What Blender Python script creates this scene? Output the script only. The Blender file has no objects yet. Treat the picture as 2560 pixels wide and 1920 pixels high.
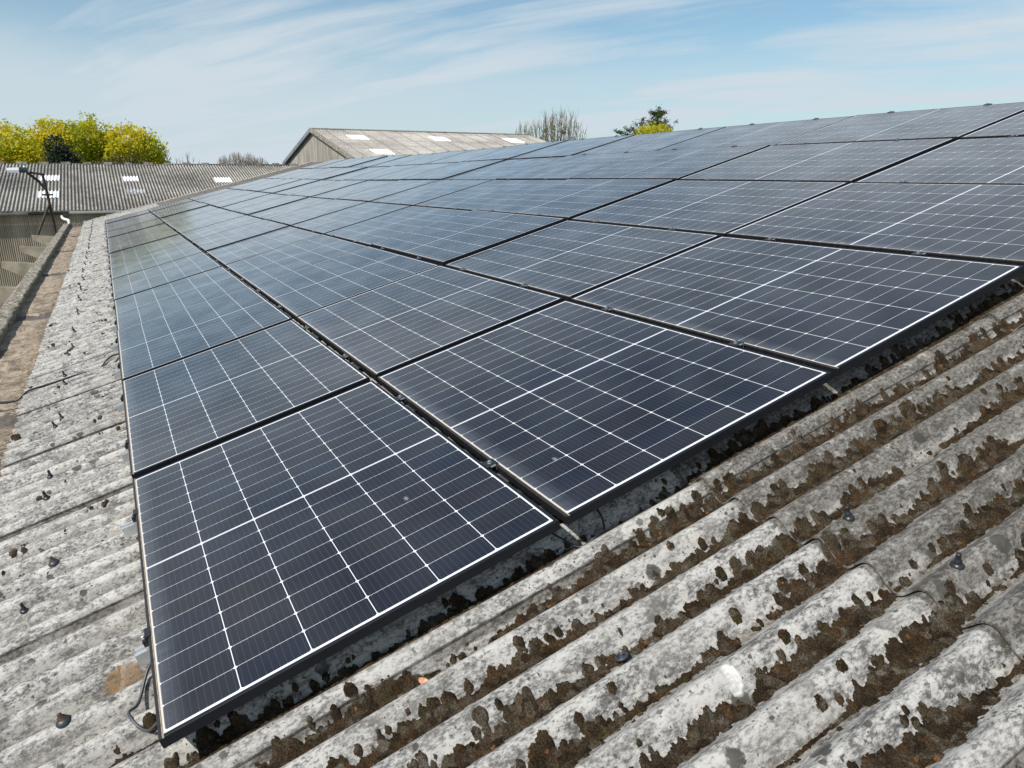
import bpy, bmesh, math, random
import numpy as np
from mathutils import Matrix, Vector, Quaternion

# ------------------------------------------------------------------ camera, sky, sun, exposure
SC = bpy.context.scene
COL = SC.collection
PITCH = math.radians(15.2045)          # slope of the panelled roof
Z0 = 5.0                               # height of the lowest panel corner above the ground
CP, SP = math.cos(PITCH), math.sin(PITCH)
U = Vector((CP, 0, SP)); V = Vector((0, 1, 0)); N = Vector((-SP, 0, CP))

cam_d = bpy.data.cameras.new("camera")
cam = bpy.data.objects.new("camera", cam_d); COL.objects.link(cam)
cam_d.sensor_width = 36.0
cam_d.lens = 1814.99 / 2560 * 36
cam_d.clip_start = 0.05; cam_d.clip_end = 5000
_r = Vector((0.878, -0.478, 0)).normalized()
_th = math.radians(-16.114)
_fh = Vector((0.478, 0.878, 0)).normalized()
_f = (_fh * math.cos(_th) + Vector((0, 0, math.sin(_th)))).normalized()
_u = _r.cross(_f)
cam.matrix_world = Matrix(((_r.x, _u.x, -_f.x, 0.055), (_r.y, _u.y, -_f.y, -1.622), (_r.z, _u.z, -_f.z, 1.269 + Z0), (0, 0, 0, 1)))
SC.camera = cam

SUN_DIR = Vector((-0.665, -0.20, 0.731)).normalized()
SC.view_settings.view_transform = 'Standard'
SC.view_settings.look = 'None'
SC.view_settings.exposure = 0.10
SC.view_settings.gamma = 1.0
sun_d = bpy.data.lights.new("sun", 'SUN'); sun_d.energy = 5.0; sun_d.angle = math.radians(0.53); sun_d.color = (1.0, 0.95, 0.88)
sun = bpy.data.objects.new("sun", sun_d); COL.objects.link(sun)
sun.rotation_euler = SUN_DIR.to_track_quat('Z', 'Y').to_euler()
sun.location = (-20, -5, 30)


class NT:
    """small helper to write node trees"""
    def __init__(s, tree):
        s.t = tree; s.n = tree.nodes; s.l = tree.links
    def new(s, typ, **kw):
        nd = s.n.new(typ)
        for k, v in kw.items(): setattr(nd, k, v)
        return nd
    def put(s, sock, v):
        if hasattr(v, 'is_output') or isinstance(v, bpy.types.NodeSocket): s.l.new(v, sock)
        elif v is not None: sock.default_value = v
    def m(s, op, a, b=None, c=None, clamp=False):
        nd = s.new('ShaderNodeMath', operation=op); nd.use_clamp = clamp
        for i, x in enumerate((a, b, c)):
            if x is not None: s.put(nd.inputs[i], x)
        return nd.outputs[0]
    def vm(s, op, a, b=None):
        nd = s.new('ShaderNodeVectorMath', operation=op)
        s.put(nd.inputs[0], a)
        if b is not None: s.put(nd.inputs[1], b)
        return nd.outputs[0]
    def mix(s, f, a, b):
        nd = s.new('ShaderNodeMix', data_type='RGBA')
        s.put(nd.inputs[0], f)
        s.put(nd.inputs[6], a if not isinstance(a, tuple) else (*a, 1)[:4]); s.put(nd.inputs[7], b if not isinstance(b, tuple) else (*b, 1)[:4])
        return nd.outputs[2]
    def step(s, x, lo, hi, o0=0.0, o1=1.0):
        nd = s.new('ShaderNodeMapRange', interpolation_type='SMOOTHSTEP')
        s.put(nd.inputs[0], x); nd.inputs[1].default_value = lo; nd.inputs[2].default_value = hi
        nd.inputs[3].default_value = o0; nd.inputs[4].default_value = o1
        return nd.outputs[0]
    def noise(s, vec, scale, detail=4, rough=0.55, dist=0.0, out=0):
        nd = s.new('ShaderNodeTexNoise'); s.put(nd.inputs['Vector'], vec)
        nd.inputs['Scale'].default_value = scale; nd.inputs['Detail'].default_value = detail
        nd.inputs['Roughness'].default_value = rough; nd.inputs['Distortion'].default_value = dist
        return nd.outputs[out]
    def voro(s, vec, scale, feature='F1', rnd=1.0):
        nd = s.new('ShaderNodeTexVoronoi', feature=feature); s.put(nd.inputs['Vector'], vec)
        nd.inputs['Scale'].default_value = scale; nd.inputs['Randomness'].default_value = rnd
        return nd
    def sep(s, vec):
        nd = s.new('ShaderNodeSeparateXYZ'); s.put(nd.inputs[0], vec); return nd.outputs
    def comb(s, x, y, z=0.0):
        nd = s.new('ShaderNodeCombineXYZ')
        for i, k in enumerate((x, y, z)): s.put(nd.inputs[i], k)
        return nd.outputs[0]
    def bump(s, h, strength, dist):
        nd = s.new('ShaderNodeBump'); nd.inputs['Strength'].default_value = strength; nd.inputs['Distance'].default_value = dist
        s.put(nd.inputs['Height'], h); return nd.outputs[0]


world = bpy.data.worlds.new("World"); SC.world = world; world.use_nodes = True
wt = NT(world.node_tree); wt.n.clear()
sky = wt.new('ShaderNodeTexSky', sky_type='NISHITA')
sky.sun_disc = False
sky.sun_elevation = math.asin(SUN_DIR.z)
sky.sun_rotation = math.atan2(SUN_DIR.x, SUN_DIR.y)
sky.air_density = 1.0; sky.dust_density = 0.6; sky.ozone_density = 2.0
SKYLUM = 7.6
tc = wt.new('ShaderNodeTexCoord').outputs['Generated']
dx, dy, dz = wt.sep(tc)
den = wt.m('ADD', wt.m('MAXIMUM', dz, 0.0), 0.16)
px, py = wt.m('DIVIDE', dx, den), wt.m('DIVIDE', dy, den)
# wind direction of the cirrus: streaks run towards the upper right
ca, sa = math.cos(math.radians(-56)), math.sin(math.radians(-56))
qx = wt.m('ADD', wt.m('MULTIPLY', px, ca), wt.m('MULTIPLY', py, sa))
qy = wt.m('SUBTRACT', wt.m('MULTIPLY', py, ca), wt.m('MULTIPLY', px, sa))
pv = wt.comb(wt.m('MULTIPLY', qx, 0.42), qy, 0.0)
warp = wt.noise(pv, 1.1, 3, 0.5, out=1)
pw_ = wt.vm('ADD', pv, wt.vm('MULTIPLY', wt.vm('SUBTRACT', warp, (0.5, 0.5, 0.5)), (0.7, 0.5, 0.0)))
c1 = wt.noise(pw_, 0.95, 6, 0.54)
c2 = wt.noise(wt.vm('MULTIPLY', pw_, (0.45, 2.0, 1)), 1.5, 7, 0.60)
cl = wt.m('ADD', wt.m('MULTIPLY', c1, 0.70), wt.m('MULTIPLY', c2, 0.30))
cmask = wt.m('MULTIPLY', wt.step(cl, 0.385, 0.580), wt.step(dz, 0.45, 0.85, 1.0, 0.12))
edge = wt.m('ADD', dz, wt.m('MULTIPLY', wt.m('SUBTRACT', c1, 0.5), 0.10))
lft = wt.step(wt.m('SUBTRACT', dx, wt.m('MULTIPLY', dy, 0.55)), -0.45, 0.25, 0.84, 0.56)
low = wt.m('MULTIPLY', wt.step(edge, 0.095, 0.165, 1.0, 0.30), lft)          # thin veil nearer the horizon
high = wt.m('MULTIPLY', wt.step(dz, 0.19, 0.30), wt.step(dz, 0.40, 0.75, 0.30, 0.0))   # unseen cirrus sheet added above the view to brighten panel reflections
cmask = wt.m('MAXIMUM', cmask, wt.m('MAXIMUM', low, high))
skyc = wt.vm('MULTIPLY', sky.outputs[0], (0.97, 1.28, 1.31))
mixc = wt.mix(cmask, skyc, (SKYLUM * 0.93, SKYLUM * 1.06, SKYLUM * 1.16))
bg = wt.new('ShaderNodeBackground'); bg.inputs[1].default_value = 0.082
wt.l.new(mixc, bg.inputs[0])
wo = wt.new('ShaderNodeOutputWorld'); wt.l.new(bg.outputs[0], wo.inputs[0])

# ------------------------------------------------------------------ helpers
rng = np.random.default_rng(7)
random.seed(11)


def RP(u, v, h):
    return U * u + V * v + N * h + Vector((0, 0, Z0))


def tag(o, label=None, cat=None, group=None, kind=None):
    if label: o["label"] = label
    if cat: o["category"] = cat
    if group: o["group"] = group
    if kind: o["kind"] = kind
    return o


def empty(name, loc=(0, 0, 0), mat=None):
    o = bpy.data.objects.new(name, None); COL.objects.link(o)
    o.empty_display_size = 0.1
    if mat is not None: o.matrix_world = mat
    else: o.location = loc
    return o


def mesh(name, verts, faces, mat, parent=None, smooth=False, loc=None, rot=None):
    me = bpy.data.meshes.new(name)
    if isinstance(verts, np.ndarray):
        f = np.asarray(faces)
        me.vertices.add(len(verts)); me.vertices.foreach_set('co', verts.astype(np.float32).ravel())
        k = f.shape[1]
        me.loops.add(f.size); me.polygons.add(len(f))
        me.loops.foreach_set('vertex_index', f.astype(np.int32).ravel())
        me.polygons.foreach_set('loop_start', np.arange(0, f.size, k, dtype=np.int32))
        me.update(calc_edges=True)
    else:
        me.from_pydata([tuple(v) for v in verts], [], faces)
    if smooth: me.polygons.foreach_set('use_smooth', [True] * len(me.polygons))
    me.validate(); me.update()
    o = bpy.data.objects.new(name, me); COL.objects.link(o)
    for mm in (mat if isinstance(mat, (list, tuple)) else [mat]): me.materials.append(mm)
    if parent: o.parent = parent
    if loc is not None: o.location = loc
    if rot is not None: o.rotation_euler = rot
    return o


class MB:
    def __init__(s): s.v = []; s.f = []
    def add(s, vs, fs):
        b = len(s.v); s.v += [Vector(x) for x in vs]; s.f += [tuple(i + b for i in f) for f in fs]
    def box(s, x0, x1, y0, y1, z0, z1):
        s.add([(x0, y0, z0), (x1, y0, z0), (x1, y1, z0), (x0, y1, z0), (x0, y0, z1), (x1, y0, z1), (x1, y1, z1), (x0, y1, z1)],
              [(0, 3, 2, 1), (4, 5, 6, 7), (0, 1, 5, 4), (1, 2, 6, 5), (2, 3, 7, 6), (3, 0, 4, 7)])
    def tube(s, pts, rad, seg=8, cap=True):
        pts = [Vector(p) for p in pts]
        rads = rad if isinstance(rad, (list, tuple)) else [rad] * len(pts)
        rings = []
        prev = None
        for i, p in enumerate(pts):
            t = (pts[min(i + 1, len(pts) - 1)] - pts[max(i - 1, 0)]).normalized()
            if prev is None:
                a = t.orthogonal().normalized()
            else:
                a = (prev - t * prev.dot(t)); a = a.normalized() if a.length > 1e-6 else t.orthogonal().normalized()
            prev = a; b = t.cross(a)
            rings.append([p + (a * math.cos(2 * math.pi * k / seg) + b * math.sin(2 * math.pi * k / seg)) * rads[i] for k in range(seg)])
        vs = [q for r in rings for q in r]; fs = []
        for i in range(len(pts) - 1):
            for k in range(seg):
                fs.append((i * seg + k, i * seg + (k + 1) % seg, (i + 1) * seg + (k + 1) % seg, (i + 1) * seg + k))
        if cap:
            fs.append(tuple(range(seg))[::-1]); fs.append(tuple((len(pts) - 1) * seg + k for k in range(seg)))
        s.add(vs, fs)
    def lathe(s, prof, seg=14, c=(0, 0, 0)):
        vs = []; fs = []
        for r, z in prof:
            for k in range(seg):
                a = 2 * math.pi * k / seg; vs.append((c[0] + r * math.cos(a), c[1] + r * math.sin(a), c[2] + z))
        for i in range(len(prof) - 1):
            for k in range(seg):
                fs.append((i * seg + k, i * seg + (k + 1) % seg, (i + 1) * seg + (k + 1) % seg, (i + 1) * seg + k))
        fs.append(tuple((len(prof) - 1) * seg + k for k in range(seg)))
        s.add(vs, fs)
    def build(s, name, mat, parent=None, smooth=False, **kw):
        return mesh(name, s.v, s.f, mat, parent, smooth, **kw)


def smoothpath(pts, n=8):
    pts = [Vector(p) for p in pts]; out = []
    P = [pts[0] * 2 - pts[1]] + pts + [pts[-1] * 2 - pts[-2]]
    for i in range(1, len(P) - 2):
        for k in range(n):
            t = k / n
            a, b, c, d = P[i - 1], P[i], P[i + 1], P[i + 2]
            out.append(0.5 * ((2 * b) + (c - a) * t + (2 * a - 5 * b + 4 * c - d) * t * t + (3 * b - a - 3 * c + d) * t ** 3))
    out.append(pts[-1]); return out


def _hash(ix, iy, seed):
    h = (ix.astype(np.int64) * 374761393 + iy.astype(np.int64) * 668265263 + seed * 1442695041) & 0xffffffff
    h = ((h ^ (h >> 13)) * 1274126177) & 0xffffffff
    return ((h ^ (h >> 16)) & 0xffffff) / float(0xffffff)


def vnoise(x, y, seed=0):
    ix, iy = np.floor(x), np.floor(y); fx, fy = x - ix, y - iy
    fx = fx * fx * (3 - 2 * fx); fy = fy * fy * (3 - 2 * fy)
    a, b = _hash(ix, iy, seed), _hash(ix + 1, iy, seed); c, d = _hash(ix, iy + 1, seed), _hash(ix + 1, iy + 1, seed)
    return (a * (1 - fx) + b * fx) * (1 - fy) + (c * (1 - fx) + d * fx) * fy


def fbm(x, y, seed=0, oct=4):
    s = 0; a = 0.5; n = 0
    for o in range(oct):
        s = s + a * vnoise(x * 2 ** o, y * 2 ** o, seed + o); n += a; a *= 0.5
    return s / n


# ------------------------------------------------------------------ materials
def mat_new(name):
    m = bpy.data.materials.new(name); m.use_nodes = True
    t = NT(m.node_tree)
    return m, t, m.node_tree.nodes['Principled BSDF']


def simple(name, col, rough=0.6, metal=0.0, var=0.25, scale=20.0, spec=0.5, bump=0.0):
    m, t, b = mat_new(name)
    oc = t.new('ShaderNodeTexCoord').outputs['Object']
    n = t.noise(oc, scale, 4)
    lo = tuple(c * (1 - var) for c in col); hi = tuple(min(1, c * (1 + var)) for c in col)
    t.l.new(t.mix(t.step(n, 0.3, 0.7), lo, hi), b.inputs['Base Color'])
    b.inputs['Roughness'].default_value = rough; b.inputs['Metallic'].default_value = metal
    b.inputs['Specular IOR Level'].default_value = spec
    if bump: t.l.new(t.bump(n, bump, 0.01), b.inputs['Normal'])
    return m


# crest of a corrugation at v = V0 + k * CPITCH, crest height HC below the panel plane
V0, CPITCH, HC, AMP = -0.0498, 0.1463, -0.100, 0.027
SHEETW = 7 * CPITCH


def asbestos_roof():
    m, t, b = mat_new("weathered_fibre_cement")
    oc = t.new('ShaderNodeTexCoord').outputs['Object']
    x, y, z = t.sep(oc)
    st = t.vm('MULTIPLY', oc, (0.6, 1.0, 1.0))
    n1 = t.noise(oc, 2.3, 4, 0.6)
    n2 = t.noise(st, 22, 6, 0.70)
    n3 = t.noise(st, 110, 5, 0.75)
    n4 = t.noise(t.vm('MULTIPLY', oc, (0.5, 1.6, 1.0)), 9, 5, 0.65)
    s = t.m('ADD', t.m('MULTIPLY', n2, 0.34), t.m('ADD', t.m('MULTIPLY', n3, 0.46), t.m('MULTIPLY', n4, 0.20)))
    f = t.step(s, 0.415, 0.575)
    base = t.mix(f, (0.085, 0.081, 0.075), (0.485, 0.470, 0.445))
    base = t.mix(t.step(n1, 0.40, 0.66), base, t.mix(0.35, base, (0.38, 0.36, 0.325)))
    # pale lichen patches
    pl = t.m('MULTIPLY', t.step(t.noise(oc, 13, 3, 0.5, 0.6), 0.585, 0.63), t.step(n3, 0.36, 0.5))
    base = t.mix(t.m('MULTIPLY', pl, 0.75), base, (0.50, 0.48, 0.44))
    # sheet to sheet tone
    sid = t.m('FLOOR', t.m('DIVIDE', t.m('SUBTRACT', y, V0 - 0.036), SHEETW))
    cid = t.m('FLOOR', t.m('DIVIDE', t.m('SUBTRACT', x, 1.63), 1.5))
    wn = t.new('ShaderNodeTexWhiteNoise'); t.l.new(t.comb(sid, cid, 0.0), wn.inputs['Vector'])
    tone = t.m('ADD', t.m('MULTIPLY', wn.outputs['Value'], 0.14), 0.91)
    base = t.vm('MULTIPLY', base, t.comb(tone, tone, tone))
    # dirt lying in the valleys, then darker flank bands and painted occlusion lines
    ph = t.m('COSINE', t.m('MULTIPLY', t.m('SUBTRACT', y, V0), 2 * math.pi / CPITCH))
    low = t.m('ADD', t.m('MULTIPLY', ph, -0.5), 0.5)
    dirt = t.step(t.m('ADD', low, t.m('MULTIPLY', t.m('SUBTRACT', n2, 0.5), 1.2)), 0.85, 1.15)
    right = t.step(x, -0.15, 0.35, 0.70, 1.0)
    base = t.mix(t.m('MULTIPLY', t.m('MULTIPLY', dirt, right), 0.6), base, (0.13, 0.112, 0.085))
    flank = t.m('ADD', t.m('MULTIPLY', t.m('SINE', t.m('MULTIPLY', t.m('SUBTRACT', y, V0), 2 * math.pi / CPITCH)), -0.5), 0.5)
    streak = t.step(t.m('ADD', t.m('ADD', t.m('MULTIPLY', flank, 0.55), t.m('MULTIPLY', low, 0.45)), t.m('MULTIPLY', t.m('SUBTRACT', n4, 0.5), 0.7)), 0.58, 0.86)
    base = t.mix(t.m('MULTIPLY', streak, t.step(x, -0.05, 0.15, 0.40, 0.0)), base, (0.115, 0.103, 0.086))  # left strip: darker band on one flank and the valley of each corrugation
    vline = t.step(t.m('ADD', low, t.m('MULTIPLY', t.m('SUBTRACT', n4, 0.5), 0.45)), 0.86, 1.00)  # staining lines with occlusion shade painted in, to show the valley relief
    base = t.mix(t.m('MULTIPLY', vline, t.step(n3, 0.35, 0.6, 0.70, 0.30)), base, (0.10, 0.087, 0.068))
    # dirt caught along the side laps and under the end laps
    sd = t.m('SUBTRACT', y, t.m('ADD', t.m('MULTIPLY', t.m('FLOOR', t.m('DIVIDE', t.m('ADD', t.m('SUBTRACT', y, V0 - 0.036), 0.03), SHEETW)), SHEETW), V0 - 0.036))
    wv = t.m('MULTIPLY', t.m('SUBTRACT', n2, 0.5), 0.026)
    lap = t.m('MULTIPLY', t.step(t.m('ADD', sd, wv), -0.020, -0.011, 0.0, 1.0), t.step(sd, 0.0005, 0.003, 1.0, 0.0))
    lap = t.m('MULTIPLY', lap, t.step(t.noise(oc, 6, 3), 0.33, 0.50, 0.35, 1.0))
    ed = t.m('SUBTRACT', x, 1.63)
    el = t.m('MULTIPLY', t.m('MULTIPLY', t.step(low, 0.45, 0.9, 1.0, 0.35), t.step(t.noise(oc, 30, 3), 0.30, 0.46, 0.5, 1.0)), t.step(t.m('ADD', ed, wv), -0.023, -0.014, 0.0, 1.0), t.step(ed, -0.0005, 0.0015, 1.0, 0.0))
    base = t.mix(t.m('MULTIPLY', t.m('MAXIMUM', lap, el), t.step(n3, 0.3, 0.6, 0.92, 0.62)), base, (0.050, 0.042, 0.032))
    # dark round lichen spots of several sizes
    wob = t.vm('ADD', oc, t.vm('MULTIPLY', t.vm('SUBTRACT', t.noise(oc, 60, 3, 0.6, out=1), (0.5, 0.5, 0.5)), (0.02, 0.02, 0.02)))
    spot = None
    for sc, lo, hi, dens in ((9.0, 0.05, 0.26, 0.50), (21.0, 0.05, 0.27, 0.50), (48.0, 0.05, 0.30, 0.42), (115.0, 0.05, 0.34, 0.34)):
        vo = t.voro(wob, sc)
        r = t.sep(vo.outputs['Color'])
        rad = t.m('ADD', t.m('MULTIPLY', r[1], hi - lo), lo)
        k = t.m('MULTIPLY', t.m('LESS_THAN', r[0], dens), t.step(t.m('SUBTRACT', vo.outputs['Distance'], rad), -0.03, 0.02, 1.0, 0.0))
        spot = k if spot is None else t.m('MAXIMUM', spot, k)
    sp_n = t.step(t.noise(oc, 5.0, 3), 0.40, 0.58)
    spot = t.m('MULTIPLY', spot, t.m('ADD', t.m('MULTIPLY', sp_n, 0.70), 0.26))
    base = t.mix(t.m('MULTIPLY', spot, t.step(n3, 0.25, 0.55, 0.55, 1.0)), base, (0.055, 0.052, 0.044))
    # one fresh white scar and one orange lichen patch
    d1 = t.vm('LENGTH', t.vm('MULTIPLY', t.vm('SUBTRACT', oc, (1.137, -0.655, 0)), (1.0, 1.0, 0.0)))
    nd = t.new('ShaderNodeVectorMath', operation='LENGTH'); t.put(nd.inputs[0], t.vm('MULTIPLY', t.vm('SUBTRACT', wob, (1.142, -0.655, 0)), (1.0, 0.75, 0.0)))
    nd2 = t.new('ShaderNodeVectorMath', operation='LENGTH'); t.put(nd2.inputs[0], t.vm('MULTIPLY', t.vm('SUBTRACT', wob, (1.117, -0.643, 0)), (1.0, 0.8, 0.0)))
    scar = t.m('MULTIPLY', t.m('MULTIPLY', t.step(nd.outputs['Value'], 0.020, 0.026, 1, 0), t.step(nd2.outputs['Value'], 0.018, 0.032, 0.12, 1)), t.step(n3, 0.36, 0.56, 0.45, 1.0))
    base = t.mix(scar, base, (0.62, 0.61, 0.59))
    nd3 = t.new('ShaderNodeVectorMath', operation='LENGTH'); t.put(nd3.inputs[0], t.vm('MULTIPLY', t.vm('SUBTRACT', wob, (-0.115, 0.49, 0)), (1.0, 1.5, 0.0)))
    ol = t.m('MULTIPLY', t.step(nd3.outputs['Value'], 0.045, 0.060, 1, 0), t.step(n3, 0.40, 0.52))
    base = t.mix(t.m('MULTIPLY', ol, 0.8), base, (0.21, 0.12, 0.045))
    t.l.new(base, b.inputs['Base Color'])
    b.inputs['Roughness'].default_value = 0.92; b.inputs['Specular IOR Level'].default_value = 0.2
    hgt = t.m('ADD', t.m('MULTIPLY', n3, 0.5), t.m('ADD', t.m('MULTIPLY', n2, 0.6), t.m('MULTIPLY', spot, 0.25)))
    t.l.new(t.bump(hgt, 0.75, 0.006), b.inputs['Normal'])
    return m


def moss_mat():
    m, t, b = mat_new("cushion_moss")
    oc = t.new('ShaderNodeTexCoord').outputs['Object']
    n1 = t.noise(oc, 16, 4, 0.6); n2 = t.noise(oc, 260, 4, 0.75); n3 = t.noise(t.vm('ADD', oc, (7, 3, 1)), 26, 3, 0.6)
    base = t.mix(t.step(n1, 0.35, 0.65), (0.052, 0.034, 0.020), (0.100, 0.076, 0.050))
    base = t.mix(t.m('MULTIPLY', t.step(n3, 0.52, 0.64), 0.8), base, (0.105, 0.056, 0.024))
    base = t.mix(t.m('MULTIPLY', t.step(t.noise(t.vm('ADD', oc, (2, 9, 4)), 20, 3), 0.58, 0.68), 0.6), base, (0.070, 0.064, 0.022))
    base = t.mix(t.m('MULTIPLY', t.step(t.noise(t.vm('ADD', oc, (5, 1, 8)), 22, 4), 0.57, 0.68), 0.75), base, (0.21, 0.195, 0.16))
    cu = t.voro(t.vm('ADD', oc, t.vm('MULTIPLY', t.noise(oc, 50, 2, out=1), (0.012, 0.012, 0.012))), 42); cc = t.sep(cu.outputs['Color'])
    base = t.mix(t.step(cc[0], 0.45, 0.95, 0.0, 0.65), base, (0.026, 0.020, 0.013))
    base = t.mix(t.step(cc[1], 0.72, 0.95, 0.0, 0.6), base, (0.155, 0.130, 0.095))
    sp = t.voro(oc, 55); c = t.sep(sp.outputs['Color'])
    leaf = t.m('MULTIPLY', t.m('LESS_THAN', c[0], 0.018), t.m('LESS_THAN', sp.outputs['Distance'], 0.3))
    base = t.mix(leaf, base, (0.30, 0.13, 0.05))
    k = t.step(n2, 0.34, 0.68, 0.35, 1.55)
    base = t.vm('MULTIPLY', base, t.comb(k, k, k))
    t.l.new(base, b.inputs['Base Color'])
    b.inputs['Roughness'].default_value = 1.0; b.inputs['Specular IOR Level'].default_value = 0.08
    t.l.new(t.bump(n2, 1.0, 0.010), b.inputs['Normal'])
    return m


PW, PL, PT = 1.134, 1.722, 0.030     # panel width (up the slope), length, thickness
GU, GV = 0.030, 0.025                # gaps


def glass_mat():
    m, t, b = mat_new("solar_cells_under_glass")
    oc = t.new('ShaderNodeTexCoord').outputs['Object']
    X, Y, Z = t.sep(oc)
    rnd = t.new('ShaderNodeObjectInfo').outputs['Random']
    cu, pu = 0.1814, 0.1838
    cv, pv = 0.0915, 0.0928
    x = t.m('DIVIDE', t.m('SUBTRACT', X, (PW - (6 * pu - (pu - cu))) / 2), pu)
    ix = t.m('FLOOR', x); lx = t.m('MULTIPLY', t.m('SUBTRACT', x, ix), pu)
    yy = t.m('SUBTRACT', Y, PL / 2)
    ya = t.m('SUBTRACT', t.m('ABSOLUTE', yy), 0.0048)
    yq = t.m('DIVIDE', ya, pv)
    iy = t.m('FLOOR', yq); ly = t.m('MULTIPLY', t.m('SUBTRACT', yq, iy), pv)
    dx_ = t.m('MINIMUM', lx, t.m('SUBTRACT', cu, lx)); dy_ = t.m('MINIMUM', ly, t.m('SUBTRACT', cv, ly))
    w = t.m('LESS_THAN', t.m('MINIMUM', dx_, dy_), 0.0)
    w = t.m('MAXIMUM', w, t.m('LESS_THAN', t.m('ADD', dx_, dy_), 0.0052))
    w = t.m('MAXIMUM', w, t.m('LESS_THAN', ya, 0.0)); w = t.m('MAXIMUM', w, t.m('GREATER_THAN', ya, 9 * pv - 0.001))
    w = t.m('MAXIMUM', w, t.m('LESS_THAN', x, 0.0)); w = t.m('MAXIMUM', w, t.m('GREATER_THAN', x, 6.0))
    # bus bars, ten per cell, along the long side
    bbp = cu / 10
    fb = t.m('ABSOLUTE', t.m('SUBTRACT', t.m('FRACT', t.m('DIVIDE', lx, bbp)), 0.5))
    bus = t.m('LESS_THAN', fb, 0.024)
    pads = t.m('MULTIPLY', t.m('LESS_THAN', fb, 0.05), t.m('LESS_THAN', dy_, 0.004))
    wn = t.new('ShaderNodeTexWhiteNoise', noise_dimensions='4D')
    t.l.new(t.comb(ix, iy, t.m('SIGN', yy)), wn.inputs['Vector']); t.l.new(t.m('MULTIPLY', rnd, 91.7), wn.inputs['W'])
    cell = t.mix(wn.outputs['Value'], (0.0026, 0.0040, 0.0135), (0.0085, 0.0062, 0.0082))
    cell = t.mix(t.m('MULTIPLY', t.sep(wn.outputs['Color'])[1], 0.6), cell, (0.0065, 0.0080, 0.0110))
    colr = t.mix(t.m('MULTIPLY', bus, 0.22), cell, (0.19, 0.20, 0.22))
    colr = t.mix(t.m('MULTIPLY', pads, 0.10), colr, (0.4, 0.41, 0.42))
    mid = t.m('LESS_THAN', t.m('ABSOLUTE', yy), 0.0016)
    white = t.mix(t.m('MULTIPLY', mid, 0.6), (0.70, 0.71, 0.74), (0.33, 0.34, 0.36))
    colr = t.mix(w, colr, white)
    # dust film, heavier along the lower edge where rain leaves it, plus a painted sheen
    voc = t.vm('ADD', oc, t.comb(t.m('MULTIPLY', rnd, 37.0), t.m('MULTIPLY', rnd, 11.0), 0.0))
    d1 = t.noise(voc, 3.0, 4, 0.55); d2 = t.noise(voc, 240, 3, 0.7); d3 = t.noise(t.vm('MULTIPLY', voc, (1, 4, 1)), 10, 4)
    film = t.m('ADD', t.m('MULTIPLY', t.step(d1, 0.3, 0.75), 0.009), t.m('MULTIPLY', t.step(d2, 0.5, 0.75), 0.008))
    edge = t.m('MULTIPLY', t.step(X, 0.010, 0.085, 1.0, 0.0), t.m('ADD', t.m('MULTIPLY', d3, 0.22), 0.0))
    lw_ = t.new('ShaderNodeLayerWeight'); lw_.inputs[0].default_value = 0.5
    cosv = t.m('SUBTRACT', 1.06, lw_.outputs['Facing'])                      # pale sheen painted in: film thickened at shallow view angles
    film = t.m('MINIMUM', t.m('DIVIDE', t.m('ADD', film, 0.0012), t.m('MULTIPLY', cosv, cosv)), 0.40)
    film = t.m('ADD', film, edge)
    strong = t.m('MULTIPLY', t.step(t.m('ADD', X, t.m('MULTIPLY', t.m('SUBTRACT', d3, 0.5), 0.010)), 0.011, 0.021, 0.85, 0.0), t.step(d3, 0.25, 0.6, 0.55, 1.0))
    colr = t.mix(film, colr, (0.38, 0.425, 0.49))  # bluish film colour stands in for sky sheen on the far panels
    colr = t.mix(strong, colr, (0.46, 0.38, 0.27))
    # a few dried splashes
    vo = t.voro(voc, 2.6); vr = t.sep(vo.outputs['Color'])
    sq = t.voro(t.vm('MULTIPLY', voc, (1.0, 0.45, 1.0)), 3.2); sr = t.sep(sq.outputs['Color'])
    spl = t.m('MULTIPLY', t.m('LESS_THAN', sr[0], 0.30), t.step(t.m('ADD', sq.outputs['Distance'], t.m('MULTIPLY', t.m('SUBTRACT', d2, 0.5), 0.03)), 0.016, 0.034, 0.75, 0.0))
    colr = t.mix(t.m('MULTIPLY', spl, t.step(d2, 0.40, 0.55)), colr, (0.36, 0.36, 0.35))
    t.l.new(colr, b.inputs['Base Color'])
    t.l.new(t.m('ADD', t.m('MULTIPLY', t.m('ADD', edge, strong), 0.6), 0.125, clamp=True), b.inputs['Roughness'])
    b.inputs['IOR'].default_value = 1.5; b.inputs['Specular IOR Level'].default_value = 0.5
    t.l.new(t.bump(t.noise(voc, 1.3, 2), 0.05, 0.02), b.inputs['Normal'])
    return m


def frame_mat():
    m, t, b = mat_new("black_anodised_frame")
    oc = t.new('ShaderNodeTexCoord').outputs['Object']
    X, Y, Z = t.sep(oc)
    n = t.noise(oc, 60, 4); n2 = t.noise(t.vm('MULTIPLY', oc, (1, 5, 1)), 9, 4)
    base = t.mix(n, (0.005, 0.006, 0.009), (0.011, 0.012, 0.016))
    up = t.m('GREATER_THAN', Z, PT - 0.0035)
    d = t.m('MULTIPLY', t.m('MULTIPLY', t.step(X, 0.0078, 0.0100, 0.04, 0.85), t.m('LESS_THAN', X, 0.013)), t.step(n2, 0.28, 0.55, 0.45, 1.0))
    base = t.mix(t.m('MULTIPLY', up, d), base, (0.40, 0.32, 0.225))
    side = t.m('MULTIPLY', t.m('LESS_THAN', X, 0.003), t.step(n2, 0.3, 0.7, 0.0, 0.05))
    base = t.mix(side, base, (0.17, 0.15, 0.12))
    t.l.new(base, b.inputs['Base Color'])
    b.inputs['Metallic'].default_value = 0.0; b.inputs['Roughness'].default_value = 0.5; b.inputs['Specular IOR Level'].default_value = 0.3
    return m


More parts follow.
